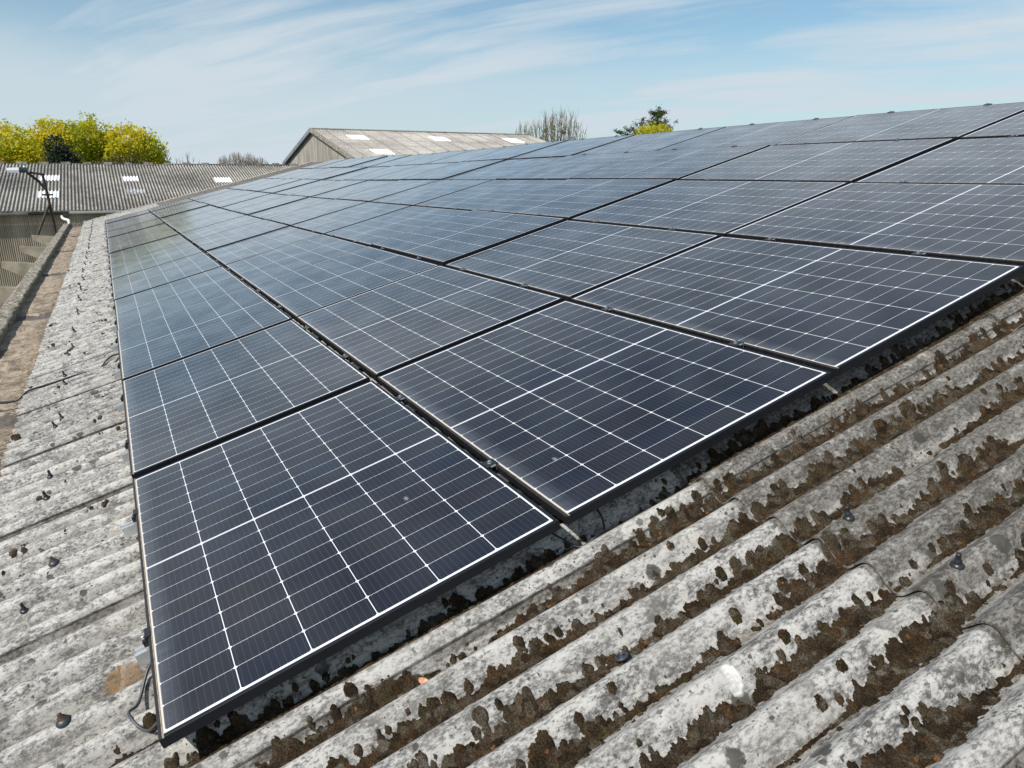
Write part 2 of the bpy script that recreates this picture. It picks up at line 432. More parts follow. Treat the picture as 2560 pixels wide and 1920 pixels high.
M_ROOF = asbestos_roof(); M_MOSS = moss_mat(); M_GLASS = glass_mat(); M_FRAME = frame_mat()
M_BACK = simple("white_backsheet", (0.7, 0.7, 0.7), 0.6)
M_CLAMP = simple("black_clamp", (0.02, 0.021, 0.024), 0.4, 0.3)
M_STEEL = simple("bright_steel_bolt", (0.62, 0.62, 0.62), 0.28, 0.9, 0.1)
M_ALU = simple("mill_aluminium", (0.66, 0.67, 0.68), 0.38, 0.75, 0.08, 30)
M_CABLE = simple("black_cable", (0.016, 0.017, 0.022), 0.42, 0, 0.3)
M_CONDUIT = simple("dark_grey_cable", (0.045, 0.052, 0.062), 0.42, 0, 0.2)
M_CAP = simple("black_plastic_cap", (0.016, 0.018, 0.021), 0.38, 0, 0.3)
M_RUSTCAP = simple("rusty_bolt", (0.075, 0.035, 0.022), 0.8, 0, 0.5, 60)
M_POLE = simple("rusty_dark_steel", (0.045, 0.028, 0.022), 0.7, 0.2, 0.45, 9)
M_LAMPGREY = simple("pale_grey_lamp_housing", (0.56, 0.58, 0.60), 0.5, 0, 0.08)
M_LAMPGREEN = simple("dark_green_lamp_gear_box", (0.012, 0.030, 0.028), 0.45, 0, 0.3)
M_PVC = simple("white_pvc", (0.74, 0.72, 0.68), 0.45, 0, 0.06)
M_GUTGREY = simple("grey_gutter", (0.30, 0.30, 0.29), 0.6, 0, 0.25, 4)
M_GUTDARK = simple("dark_gutter", (0.035, 0.035, 0.037), 0.6, 0, 0.35, 4)
M_BARK = simple("tree_bark", (0.115, 0.095, 0.075), 0.9, 0, 0.4, 3, 0.2)
M_TWIG = simple("grey_brown_twigs", (0.135, 0.115, 0.085), 0.9, 0, 0.35, 1.5, 0.2)
M_TWIGG = simple("greenish_twigs", (0.135, 0.125, 0.070), 0.9, 0, 0.4, 0.8, 0.2)
M_RUBBER = simple("black_rubber_washer", (0.028, 0.034, 0.042), 0.45, 0, 0.2)


def rooflight_mat():
    m, t, b = mat_new("white_translucent_rooflight")
    oc = t.new('ShaderNodeTexCoord').outputs['Object']
    n = t.noise(oc, 4, 5)
    t.l.new(t.mix(t.step(n, 0.35, 0.7), (0.74, 0.75, 0.77), (0.92, 0.92, 0.93)), b.inputs['Base Color'])
    b.inputs['Roughness'].default_value = 0.5
    return m


M_LIGHT = rooflight_mat()
M_OLDLIGHT = simple("grimy_rooflight", (0.30, 0.31, 0.32), 0.6, 0, 0.5, 5)


def barn_roof_mat(name, dark, light, spots=0.8, sheet=None, pitch=0.118, grime=0.7):
    m, t, b = mat_new(name)
    oc = t.new('ShaderNodeTexCoord').outputs['Object']
    x, y, z = t.sep(oc)
    n1 = t.noise(oc, 0.35, 4, 0.6); n2 = t.noise(oc, 3.0, 6, 0.7); n3 = t.noise(oc, 16, 4, 0.7)
    s = t.m('ADD', t.m('MULTIPLY', n1, 0.35), t.m('ADD', t.m('MULTIPLY', n2, 0.35), t.m('MULTIPLY', n3, 0.3)))
    base = t.mix(t.step(s, 0.38, 0.62), dark, light)
    vo = t.voro(oc, 7.0); r = t.sep(vo.outputs['Color'])
    k = t.m('MULTIPLY', t.m('LESS_THAN', r[0], 0.55), t.step(vo.outputs['Distance'], 0.14, 0.26, spots, 0.0))
    base = t.mix(k, base, (0.055, 0.05, 0.042))
    ph = t.m('MULTIPLY', t.m('COSINE', t.m('MULTIPLY', x, 2 * math.pi / pitch)), -1.0)
    base = t.mix(t.m('MULTIPLY', t.step(t.m('ADD', ph, t.m('MULTIPLY', t.m('SUBTRACT', n2, 0.5), 2.2)), -0.1, 0.6), grime), base, (0.060, 0.053, 0.043))
    if sheet:
        wn = t.new('ShaderNodeTexWhiteNoise'); t.l.new(t.comb(t.m('FLOOR', t.m('DIVIDE', x, sheet)), t.m('FLOOR', t.m('DIVIDE', y, 2.4)), 0.0), wn.inputs['Vector'])
        tone = t.m('ADD', t.m('MULTIPLY', wn.outputs['Value'], 0.22), 0.88)
        base = t.vm('MULTIPLY', base, t.comb(tone, tone, tone))
        sl = t.m('LESS_THAN', t.m('FRACT', t.m('DIVIDE', x, sheet)), 0.085)
        el = t.m('LESS_THAN', t.m('FRACT', t.m('DIVIDE', y, 2.4)), 0.03)
        base = t.mix(t.m('MULTIPLY', t.m('MAXIMUM', sl, el), 0.65), base, (0.06, 0.055, 0.048))
    t.l.new(base, b.inputs['Base Color'])
    b.inputs['Roughness'].default_value = 0.93; b.inputs['Specular IOR Level'].default_value = 0.2
    t.l.new(t.bump(n3, 0.5, 0.02), b.inputs['Normal'])
    return m


M_BARN1 = barn_roof_mat("mossy_corrugated_roof", (0.115, 0.108, 0.098), (0.46, 0.44, 0.40), 0.9, None, 0.118, 0.88)
M_BARN2 = barn_roof_mat("pale_corrugated_roof", (0.23, 0.215, 0.195), (0.47, 0.445, 0.41), 0.45, 1.024, 0.146, 0.22)


def clad_mat(name, dark, light):
    m, t, b = mat_new(name)
    oc = t.new('ShaderNodeTexCoord').outputs['Object']
    st = t.vm('MULTIPLY', oc, (1, 1, 0.12))
    n1 = t.noise(st, 2.2, 5, 0.65); n2 = t.noise(oc, 0.6, 4)
    s = t.m('ADD', t.m('MULTIPLY', n1, 0.65), t.m('MULTIPLY', n2, 0.35))
    t.l.new(t.mix(t.step(s, 0.36, 0.64), dark, light), b.inputs['Base Color'])
    b.inputs['Roughness'].default_value = 0.9; b.inputs['Specular IOR Level'].default_value = 0.2
    return m


M_CLAD1 = clad_mat("stained_wall_cladding", (0.25, 0.205, 0.15), (0.50, 0.43, 0.33))
M_CLAD2 = clad_mat("grey_gable_cladding", (0.20, 0.185, 0.16), (0.36, 0.335, 0.295))
M_WALL = simple("rendered_blockwork", (0.28, 0.26, 0.23), 0.9, 0, 0.25, 3)
M_BARGE = simple("pale_verge_capping", (0.40, 0.375, 0.33), 0.9, 0, 0.35, 12, 0.2, 0.6)
M_CORBEL = simple("weathered_concrete", (0.20, 0.175, 0.135), 0.95, 0, 0.25, 5)
M_RIDGE = simple("dark_lichened_ridge", (0.125, 0.115, 0.10), 0.95, 0, 0.5, 5)
M_TWIGP = simple("pale_distant_twigs", (0.27, 0.235, 0.20), 0.9, 0, 0.3, 1.0)
M_BARGEBLUE = simple("grey_blue_verge_board", (0.17, 0.19, 0.21), 0.7, 0, 0.2, 3)


def gutter_mat():
    m, t, b = mat_new("lichened_concrete_gutter")
    oc = t.new('ShaderNodeTexCoord').outputs['Object']
    n1 = t.noise(t.vm('MULTIPLY', oc, (3.0, 0.8, 3.0)), 7, 5, 0.65, 0.4); n2 = t.noise(oc, 60, 4, 0.7); n3 = t.noise(t.vm('MULTIPLY', oc, (1, 1, 1)), 20, 4, 0.6)
    base = t.mix(t.step(n1, 0.36, 0.62), (0.095, 0.081, 0.062), (0.28, 0.25, 0.205))
    base = t.mix(t.m('MULTIPLY', t.step(n3, 0.52, 0.60), 0.85), base, (0.52, 0.50, 0.43))
    base = t.mix(t.m('MULTIPLY', t.step(n2, 0.55, 0.68), 0.7), base, (0.065, 0.055, 0.042))
    base = t.mix(t.m('MULTIPLY', t.step(t.noise(oc, 4.5, 3), 0.56, 0.68), 0.5), base, (0.20, 0.175, 0.06))
    t.l.new(base, b.inputs['Base Color']); b.inputs['Roughness'].default_value = 0.95; b.inputs['Specular IOR Level'].default_value = 0.15
    t.l.new(t.bump(t.m('ADD', n3, n2), 0.9, 0.012), b.inputs['Normal'])
    return m


def silt_mat():
    m, t, b = mat_new("dry_orange_silt")
    oc = t.new('ShaderNodeTexCoord').outputs['Object']
    x, y, z = t.sep(oc)
    n1 = t.noise(t.vm('MULTIPLY', oc, (2.2, 0.9, 1.0)), 3.4, 6, 0.68, 0.5); n2 = t.noise(oc, 35, 5, 0.7); n4 = t.noise(oc, 1.1, 3)
    base = t.mix(t.step(n1, 0.34, 0.64), (0.165, 0.135, 0.105), (0.46, 0.365, 0.275))
    base = t.mix(t.m('MULTIPLY', t.step(n4, 0.45, 0.65), 0.6), base, (0.33, 0.28, 0.225))
    base = t.mix(t.m('MULTIPLY', t.step(x, -0.86, -0.66, 0.0, 1.0), t.step(n2, 0.42, 0.60)), base, (0.10, 0.078, 0.05))
    base = t.mix(t.m('MULTIPLY', t.step(n2, 0.57, 0.65), 0.8), base, (0.055, 0.045, 0.035))
    base = t.mix(t.m('MULTIPLY', t.step(t.noise(oc, 9, 5, 0.7), 0.54, 0.62), 0.6), base, (0.115, 0.10, 0.06))
    # shadow bands painted across the silt where the gutter units meet
    jn = t.m('ADD', y, t.m('MULTIPLY', t.m('SUBTRACT', n1, 0.5), 0.5))
    fr = t.m('FRACT', t.m('DIVIDE', t.m('SUBTRACT', jn, 0.05), 4.40))
    bd = t.step(t.m('ABSOLUTE', t.m('SUBTRACT', fr, 0.955)), 0.030, 0.055, 1.0, 0.0)
    base = t.mix(t.m('MULTIPLY', bd, 0.8), base, (0.085, 0.080, 0.078))
    t.l.new(base, b.inputs['Base Color']); b.inputs['Roughness'].default_value = 0.95; b.inputs['Specular IOR Level'].default_value = 0.15
    t.l.new(t.bump(t.m('ADD', t.m('MULTIPLY', n1, 1.5), n2), 0.8, 0.02), b.inputs['Normal'])
    return m


M_GUT = gutter_mat(); M_SILT = silt_mat()


def leaf_mat(name, cols, trans=0.35):
    m, t, b = mat_new(name)
    geo = t.new('ShaderNodeNewGeometry')
    oc = t.new('ShaderNodeTexCoord').outputs['Object']
    r = geo.outputs['Random Per Island']
    n = t.noise(oc, 0.55, 3)
    c = t.mix(t.step(n, 0.38, 0.62), t.mix(r, cols[0], cols[1]), t.mix(r, cols[1], cols[2]))
    t.l.new(c, b.inputs['Base Color']); b.inputs['Roughness'].default_value = 0.6; b.inputs['Specular IOR Level'].default_value = 0.25
    tr = t.new('ShaderNodeBsdfTranslucent'); t.l.new(c, tr.inputs[0])
    mx = t.new('ShaderNodeMixShader'); mx.inputs[0].default_value = trans
    t.l.new(b.outputs[0], mx.inputs[1]); t.l.new(tr.outputs[0], mx.inputs[2])
    t.l.new(mx.outputs[0], t.n['Material Output'].inputs[0])
    return m


M_LEAFY = leaf_mat("yellow_green_spring_leaves", ((0.33, 0.43, 0.030), (0.58, 0.54, 0.028), (0.74, 0.58, 0.024)), 0.5)
M_LEAFG = leaf_mat("fresh_green_leaves", ((0.28, 0.38, 0.03), (0.46, 0.50, 0.03), (0.64, 0.54, 0.025)), 0.5)
M_LEAFD = leaf_mat("dark_evergreen_leaves", ((0.014, 0.026, 0.016), (0.026, 0.042, 0.022), (0.04, 0.055, 0.022)), 0.12)
M_LEAFO = leaf_mat("olive_shrub_leaves", ((0.07, 0.075, 0.02), (0.12, 0.115, 0.03), (0.16, 0.13, 0.03)), 0.25)
M_LEAFC = leaf_mat("conifer_needles", ((0.022, 0.045, 0.014), (0.045, 0.070, 0.018), (0.07, 0.09, 0.02)), 0.15)
M_DRYLEAF = simple("dry_pink_orange_leaf", (0.52, 0.25, 0.14), 0.7, 0, 0.35, 60)

# ------------------------------------------------------------------ roof surface of the panelled shed
LAPS = [-0.69, 1.63, 3.13, 4.63, 6.13, 7.25]      # lower edges of the sheet courses
V_NEAR, V_FAR = -6.0, 27.0
UR = 7.22
VS0 = V0 - 0.036 - 6 * SHEETW                       # first side-lap line
KS = int(math.ceil((V_FAR - VS0) / SHEETW))


def sag(u, v):
    s = np.clip((np.asarray(v, float) - 3) / 13, 0, 1); s = s * s * (3 - 2 * s)
    return -0.095 * np.clip(np.asarray(u, float) / 6, 0, 1.2) ** 0.8 * s


def corr(v):
    return HC - AMP + AMP * np.cos(2 * np.pi * (v - V0) / CPITCH)


def course_h(u, c):
    ul, uh = LAPS[c], LAPS[c + 1] + 0.13
    return 0.014 * (1 - (u - ul) / (uh - ul))


def roof_h(u, v):
    u = np.asarray(u, float); v = np.asarray(v, float)
    h = corr(v) + sag(u, v)
    c = np.clip(np.searchsorted(LAPS, u, side='right') - 1, 0, 4)
    ul = np.take(LAPS, c); uh = np.take(LAPS, c + 1) + 0.13
    h = h + 0.014 * (1 - (u - ul) / (uh - ul))
    k = (v - VS0) / SHEETW
    return h + 0.009 * (1 - (k - np.floor(k)))


RROT = (0, -PITCH, 0)
shed = empty("farm_shed", (0, 0, Z0))
tag(shed, "long low farm shed whose corrugated grey roof carries the solar panels", "shed")

vs, fs = [], []
base = 0
for c in range(5):
    for k in range(KS):
        va, vb = VS0 + k * SHEETW, VS0 + (k + 1) * SHEETW + 0.062
        if va > V_FAR: continue
        vb = min(vb, V_FAR)
        if vb - va < 0.1: continue
        u0 = LAPS[c] + (random.uniform(-0.0015, 0.0015) if c else random.uniform(-0.016, 0.016)); u1 = min(LAPS[c + 1] + 0.13, UR)
        near = vb < 2.6 and c <= 2
        nu = 26 if near else 4
        us = np.linspace(u0, u1, nu)
        vv = np.arange(va, vb + 1e-6, CPITCH / (16 if near or c == 0 and vb < 9 else 8))
        Ug, Vg = np.meshgrid(us, vv, indexing='ij')
        H = corr(Vg) + sag(Ug, Vg) + course_h(Ug, c) + 0.009 * (1 - (Vg - va) / SHEETW) + random.uniform(-0.0006, 0.0006)
        H = H + 0.0022 * (fbm(Ug * 3, Vg * 3, 5, 2) - 0.5)
        P = np.stack([Ug, Vg, H], -1).reshape(-1, 3)
        n, mm = len(us), len(vv)
        TH = 0.0065
        Pb = P.copy(); Pb[:, 2] -= TH
        idx = np.arange(n * mm).reshape(n, mm)
        top = np.stack([idx[:-1, :-1], idx[1:, :-1], idx[1:, 1:], idx[:-1, 1:]], -1).reshape(-1, 4)
        e1 = np.stack([idx[0, :-1], idx[0, 1:], idx[0, 1:] + n * mm, idx[0, :-1] + n * mm], -1)
        e2 = np.stack([idx[:-1, 0], idx[:-1, 0] + n * mm, idx[1:, 0] + n * mm, idx[1:, 0]], -1)
        e3 = np.stack([idx[:-1, -1], idx[1:, -1], idx[1:, -1] + n * mm, idx[:-1, -1] + n * mm], -1)
        bot = top[:, ::-1] + n * mm
        F = np.concatenate([top, bot, e1[:, ::-1], e2[:, ::-1], e3[:, ::-1]])
        vs.append(P); vs.append(Pb); fs.append(F + base); base += 2 * n * mm
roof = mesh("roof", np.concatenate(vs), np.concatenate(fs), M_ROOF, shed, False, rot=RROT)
_sm = np.ones(len(roof.data.polygons), bool); roof.data.polygons.foreach_set('use_smooth', _sm)
for e_ang in (35,):
    try:
        roof.data.set_sharp_from_angle(angle=math.radians(e_ang))
    except Exception:
        pass

# far slope, walls, verge
mb = MB()
rx, rz = UR * CP + 0.12 * SP, UR * SP - 0.12 * CP
mb.add([(rx, V_NEAR, rz), (rx, V_FAR, rz - 0.09), (rx * 2 + 0.7, V_FAR, -0.35), (rx * 2 + 0.7, V_NEAR, -0.35)], [(0, 3, 2, 1)])
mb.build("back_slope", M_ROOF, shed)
mb = MB()
mb.box(-0.56, rx * 2 + 0.5, V_NEAR + 0.2, V_NEAR + 0.4, -Z0, -0.36)
mb.box(-0.56, -0.36, V_NEAR + 0.4, V_FAR - 0.35, -Z0, -0.36)
mb.box(rx * 2 + 0.3, rx * 2 + 0.5, V_NEAR + 0.4, V_FAR - 0.35, -Z0, -0.36)
mb.box(-0.56, rx * 2 + 0.5, V_FAR - 0.35, V_FAR - 0.15, -Z0, -0.36)
mb.add([(-0.5, V_NEAR + 0.25, -0.36), (rx * 2 + 0.4, V_NEAR + 0.25, -0.36), (rx, V_NEAR + 0.25, rz - 0.2)], [(0, 1, 2)])
mb.add([(-0.5, V_FAR - 0.2, -0.36), (rx * 2 + 0.4, V_FAR - 0.2, -0.36), (rx, V_FAR - 0.2, rz - 0.3)], [(0, 2, 1)])
mb.build("wall", M_WALL, shed)
mb = MB()
vsx = np.linspace(-0.70, UR, 90)
for i in range(len(vsx) - 1):
    a, b_ = vsx[i], vsx[i + 1] + 0.004
    hb = float(sag(a, V_FAR)); j = random.uniform(-0.012, 0.012)
    mb.box(a, b_, V_FAR - 0.22 + random.uniform(-0.02, 0.02), V_FAR + 0.06, hb - 0.22, hb - 0.075 + j)
mb.build("verge_capping", M_BARGE, shed, rot=RROT)

# concrete boundary gutter with rim, silt and corbels
GY0, GY1 = V_NEAR, 26.6
RIMT, FLOOR = -0.280, -0.362
mb = MB()
ny = 260
ys = np.linspace(GY0, GY1, ny)
prof = [(-1.22, RIMT - 0.42), (-1.225, RIMT - 0.012), (-1.205, RIMT), (-1.065, RIMT), (-1.05, RIMT - 0.012), (-1.055, FLOOR - 0.06), (-0.58, FLOOR - 0.06), (-0.57, RIMT - 0.42)]
gv, gf = [], []
for i, y in enumerate(ys):
    w = 0.010 * (float(fbm(np.array(y * 2.0), np.array(0.3), 3, 3)) - 0.5)
    for j, (x, z) in enumerate(prof):
        jj = random.uniform(-0.004, 0.004)
        gv.append((x + w + jj * 0.6, y, z + (jj if 1 <= j <= 4 else 0)))
np_ = len(prof)
for i in range(ny - 1):
    for j in range(np_):
        gf.append((i * np_ + j, i * np_ + (j + 1) % np_, (i + 1) * np_ + (j + 1) % np_, (i + 1) * np_ + j))
gf.append(tuple(range(np_))[::-1]); gf.append(tuple((ny - 1) * np_ + j for j in range(np_)))
mb.add(gv, gf)
mb.box(-1.05, -0.60, GY1 - 0.05, GY1 + 0.03, FLOOR - 0.05, RIMT + 0.01)
gut = mb.build("gutter", M_GUT, shed, smooth=False)
yy = np.arange(GY0 + 0.02, GY1 - 0.07, 0.03); xx = np.linspace(-1.054, -0.565, 22)
Xg, Yg = np.meshgrid(xx, yy, indexing='ij')
bed = FLOOR - 0.03 + 0.030 * (fbm(Xg * 5, Yg * 2.4, 21, 4)) + 0.012 * (fbm(Xg * 24, Yg * 24, 31, 3) - 0.5) + 0.035 * np.clip((Xg + 0.80) / 0.25, 0, 1)
jf = ((Yg - 0.05) / 4.40) % 1.0
bed = bed - 0.012 * np.exp(-((jf - 0.955) / 0.03) ** 2)
P = np.stack([Xg, Yg, bed], -1).reshape(-1, 3)
idx = np.arange(Xg.size).reshape(Xg.shape)
F = np.stack([idx[:-1, :-1], idx[1:, :-1], idx[1:, 1:], idx[:-1, 1:]], -1).reshape(-1, 4)
silt = mesh("gutter_silt", P, F, M_SILT, shed, True)
for y in (4.2, 7.65, 11.15, 14.6, 18.1, 21.6):
    mb = MB()
    L0, L1 = -1.222, -1.80
    for (ya, yb) in ((y, y + 0.20),):
        yt = ya + 0.42
        mb.add([(L0, ya, RIMT - 0.06), (L1, yt, RIMT - 0.03), (L1, yt, RIMT - 0.15), (L0, ya, RIMT - 0.40),
                (L0, yb, RIMT - 0.06), (L1, yt + 0.12, RIMT - 0.03), (L1, yt + 0.12, RIMT - 0.15), (L0, yb, RIMT - 0.40)],
               [(0, 1, 2, 3), (4, 7, 6, 5), (0, 4, 5, 1), (1, 5, 6, 2), (2, 6, 7, 3)])
    mb.build("gutter_corbel", M_CORBEL, shed)

# ------------------------------------------------------------------ moss in the valleys
def build_moss(u0, u1, v0, v1, st, seed, strip=0):
    r = np.random.default_rng(seed)
    us = np.arange(u0, u1, st); vv = np.arange(v0, v1, st)
    H = np.full((len(us), len(vv)), -1.0)
    k0, k1 = int((v0 - V0) / CPITCH) - 1, int((v1 - V0) / CPITCH) + 1
    cs = []
    for k in range(k0, k1 + 1):
        vc = V0 + (k + 0.5) * CPITCH
        n = int((u1 - u0) * 400)
        uu = r.uniform(u0, u1, n)
        side = 1.0 if vc < 0.1 else 0.5
        ramp = np.clip((uu + 0.20) / 0.45, 0.05, 1.0)
        den = fbm(uu * 3.2 + k * 17.3, np.full(n, k * 3.7), 40, 3)
        keep = r.random(n) < np.clip((den - 0.27) * 3.0, 0.10, 0.85) * ramp * (1.0 if vc < 0.06 else 0.45)
        thick = 0.72 + 0.42 * np.clip((den - 0.35) * 3, 0, 1)
        for a, d in zip(uu[keep], thick[keep]):
            rad = min(0.028, 0.0088 * math.exp(r.normal(0, 0.45)) * d)
            cs.append((a, vc + r.normal(0.006, 0.0140) * d, rad, 0.56 * rad + 0.002))
        for _ in range(int((u1 - u0) * 3.5)):          # single cushions higher up the flank
            a = r.uniform(u0, u1)
            if r.random() > min(1, max(0.1, (a + .1) / .5)): continue
            rad = r.uniform(0.006, 0.015)
            cs.append((a, vc + r.normal(0.03, 0.02), rad, 0.35 * rad + 0.001))
    if strip:
        cs = []
        for _ in range(strip):
            rad = 0.0095 * math.exp(r.normal(0, 0.5)); a = r.uniform(u0, u1); vv_ = r.uniform(v0, v1)
            for q in range(r.integers(1, 4)): cs.append((a + r.normal(0, rad), vv_ + r.normal(0, rad * 0.7), rad * r.uniform(.5, 1), 0.3 * rad + 0.001))
    for a, vc, rad, ht in cs:
        if math.hypot(a - 1.137, vc + 0.655) < 0.062: continue
        R = rad * 1.25
        i0, i1 = np.searchsorted(us, a - R), np.searchsorted(us, a + R); j0, j1 = np.searchsorted(vv, vc - R), np.searchsorted(vv, vc + R)
        if i1 <= i0 or j1 <= j0: continue
        D = np.sqrt((us[i0:i1, None] - a) ** 2 + (vv[None, j0:j1] - vc) ** 2) / rad
        D = D + 0.34 * (vnoise(us[i0:i1, None] * 170 + 0 * vv[None, j0:j1], vv[None, j0:j1] * 170 + 0 * us[i0:i1, None], 77) - 0.5)
        h = ht * np.sqrt(np.clip(1 - D * D, 0, None)); h[D >= 1] = -1
        H[i0:i1, j0:j1] = np.maximum(H[i0:i1, j0:j1], h)
    Ug, Vg = np.meshgrid(us, vv, indexing='ij')
    if not strip:      # a thin merged carpet along each valley floor, broken by bare gaps
        kk = np.floor((Vg - V0) / CPITCH); dv = Vg - (V0 + (kk + 0.5) * CPITCH) - 0.001
        dn = fbm(Ug * 3.2 + kk * 17.3, kk * 3.7 + 0 * Vg, 40, 3); en = fbm(Ug * 38, Vg * 38, 60, 3)
        w = (0.001 + 0.021 * np.clip(dn - 0.25, 0, 0.40) / 0.40) * (0.15 + 1.6 * en) * np.clip((Ug + 0.16) / 0.40, 0.0, 1.0)
        asym = np.where(dv > 0, 1.15, 0.85)
        fl = 0.0085 * (1 - (dv / np.maximum(w * asym, 1e-4)) ** 2); fl = np.where(dn > 0.27, fl, -1)
        fl[np.hypot(Ug - 1.137, Vg + 0.655) < 0.05] = -1
        H = np.maximum(H, np.where(fl > 0, fl + 0.0012, -1))
    m = H > 0
    H = np.where(m, H + 0.0085 * (fbm(Ug * 140, Vg * 140, 90, 2) - 0.40) + 0.0055 * (r.random(H.shape) - 0.5), -0.004)
    Z = roof_h(Ug, Vg) + np.maximum(H, -0.004)
    any_ = m[:-1, :-1] | m[1:, :-1] | m[1:, 1:] | m[:-1, 1:]
    idx = np.arange(Ug.size).reshape(Ug.shape)
    Q = np.stack([idx[:-1, :-1], idx[1:, :-1], idx[1:, 1:], idx[:-1, 1:]], -1)[any_]
    used = np.unique(Q); remap = np.full(Ug.size, -1); remap[used] = np.arange(len(used))
    P = np.stack([Ug, Vg, Z], -1).reshape(-1, 3)[used]
    return P, remap[Q]


pa = build_moss(-0.40, 2.75, -2.4, 0.26, 0.0033, 5)
pb = build_moss(2.75, 5.6, -2.4, 0.26, 0.006, 6)
pc = build_moss(-0.68, -0.02, 0.27, 6.5, 0.0045, 8, 150)
pd = build_moss(-0.68, -0.02, 6.5, 16.0, 0.008, 9, 170)
P = np.concatenate([q[0] for q in (pa, pb, pc, pd)])
_o = np.cumsum([0] + [len(q[0]) for q in (pa, pb, pc)]); F = np.concatenate([q[1] + o for q, o in zip((pa, pb, pc, pd), _o)])
moss = mesh("moss", P, F, M_MOSS, None, False, loc=(0, 0, Z0), rot=RROT)
tag(moss, "brown cushion moss packed along the valleys of the corrugated roof", "moss", kind="stuff")

# ------------------------------------------------------------------ solar panels
def panel_meshes():
    W, L, T = PW, PL, PT
    lip, ch = 0.011, 0.0014
    rings = [((0, 0), 0.0), ((0, 0), T - ch), ((ch, ch), T), ((lip, lip), T), ((lip, lip), T - 0.004), ((lip, lip), 0.0)]
    vs, fs = [], []
    for (ix, iy), z in rings:
        vs += [(ix, iy, z), (W - ix, iy, z), (W - ix, L - iy, z), (ix, L - iy, z)]
    for r in range(len(rings)):
        a, b = r * 4, ((r + 1) % len(rings)) * 4
        for k in range(4):
            fs.append((a + k, a + (k + 1) % 4, b + (k + 1) % 4, b + k))
    g = MB(); g.box(lip + 0.0002, W - lip - 0.0002, lip + 0.0002, L - lip - 0.0002, T - 0.0075, T - 0.0016)
    return vs, fs, g


vs, fs, gmb = panel_meshes()
ROWN = ["bottom row beside the gutter", "second row up from the gutter", "third row up from the gutter",
        "fourth row up from the gutter", "fifth row up from the gutter", "top row along the ridge"]
ORD = ["first", "second", "third", "fourth", "fifth", "sixth", "seventh", "eighth", "ninth", "tenth", "eleventh", "twelfth", "thirteenth", "fourteenth", "fifteenth",
       "sixteenth", "seventeenth", "eighteenth", "nineteenth", "twentieth"]
NC = 13
proto = empty("solar_panel")
pf = mesh("frame", vs, fs, M_FRAME, proto)
pg = gmb.build("cell_glass", M_GLASS, proto)


def clamp_parts(end=False):
    c = MB()
    y0, y1 = -0.024, 0.024
    if end:   # end clamp below the lowest frame edge
        c.box(-0.020, -0.0015, y0 + .006, y1 - .006, PT - 0.030, PT - 0.010); c.box(-0.008, 0.008, y0, y1, PT + 0.0006, PT + 0.0035); c.box(-0.008, -0.0016, y0, y1, PT - 0.0095, PT + 0.0005)
        bx = -0.0135; zt = PT - 0.010
    else:
        c.box(PW - 0.007, PW + GU + 0.007, y0, y1, PT + 0.0006, PT + 0.0036)
        c.box(PW + 0.002, PW + 0.006, y0, y1, PT - 0.025, PT + 0.0005); c.box(PW + GU - 0.006, PW + GU - 0.002, y0, y1, PT - 0.025, PT + 0.0005)
        bx = PW + GU / 2; zt = PT + 0.0037
    bo = MB(); bo.lathe([(0.0085, 0), (0.0085, 0.002), (0.0062, 0.0022), (0.0062, 0.0085), (0.0045, 0.0095)], 8, (bx, 0, zt))
    if not end:   # bent earthing clip beside the bolt
        bo.box(bx - 0.010, bx + 0.009, -0.0345, -0.0255, zt - 0.002, zt + 0.0015); bo.box(bx + 0.006, bx + 0.009, -0.0345, -0.0255, zt - 0.018, zt - 0.0025)
    return c, bo


CL = {}
for e_ in (False, True):
    c, bo = clamp_parts(e_)
    co = c.build("clamp", M_CLAMP, proto); bb = bo.build("bolt", M_STEEL, co)
    CL[e_] = (co, bb)


def add_copy(o, parent, loc=None):
    c = o.copy(); COL.objects.link(c); c.parent = parent
    if loc is not None: c.location = loc
    return c


RV = (0.47, 1.36)                 # rails / clamps along each panel
pr = np.random.default_rng(3)
for r_ in range(6):
    for c_ in range(NC):
        u0, v0 = r_ * (PW + GU), c_ * (PL + GV)
        uc, vc = u0 + PW / 2, v0 + PL / 2
        su = float(sag(uc + .3, vc) - sag(uc - .3, vc)) / .6; sv = float(sag(uc, vc + .3) - sag(uc, vc - .3)) / .6
        su += pr.normal(0, 0.0014); sv += pr.normal(0, 0.0012)
        hc = float(sag(uc, vc)) + pr.normal(0, 0.0035) + (0.0, 0.005, 0.011, 0.004, 0.007, 0.013, 0.004, 0.010, 0.002, 0.009, 0.013, 0.004, 0.010)[c_]
        ju, jv = pr.normal(0, 0.0025), pr.normal(0, 0.004)
        xl = (U + N * su).normalized(); yl = (V + N * sv); yl = (yl - xl * yl.dot(xl)).normalized(); zl = xl.cross(yl)
        org = RP(uc + ju, vc + jv, hc) - xl * (PW / 2) - yl * (PL / 2) - zl * PT
        M = Matrix(((xl.x, yl.x, zl.x, org.x), (xl.y, yl.y, zl.y, org.y), (xl.z, yl.z, zl.z, org.z), (0, 0, 0, 1)))
        if r_ == 0 and c_ == 0: root, fr, gl = proto, pf, pg
        else:
            root = proto.copy(); COL.objects.link(root); fr = add_copy(pf, root); gl = add_copy(pg, root)
        root.matrix_world = M
        tag(root, "solar panel, " + ORD[c_] + " from the near end in the " + ROWN[r_], "solar panel", "solar panels in six rows on the shed roof")
        for y in RV:
            if r_ == 0 and c_ == 0: continue
            k = add_copy(CL[False][0], root, (0, y, 0)); add_copy(CL[False][1], k)
            if r_ == 0:
                k = add_copy(CL[True][0], root, (0, y, 0)); add_copy(CL[True][1], k)
k = add_copy(CL[False][0], proto, (0, RV[1], 0)); add_copy(CL[False][1], k)
k = add_copy(CL[True][0], proto, (0, RV[1], 0)); add_copy(CL[True][1], k)
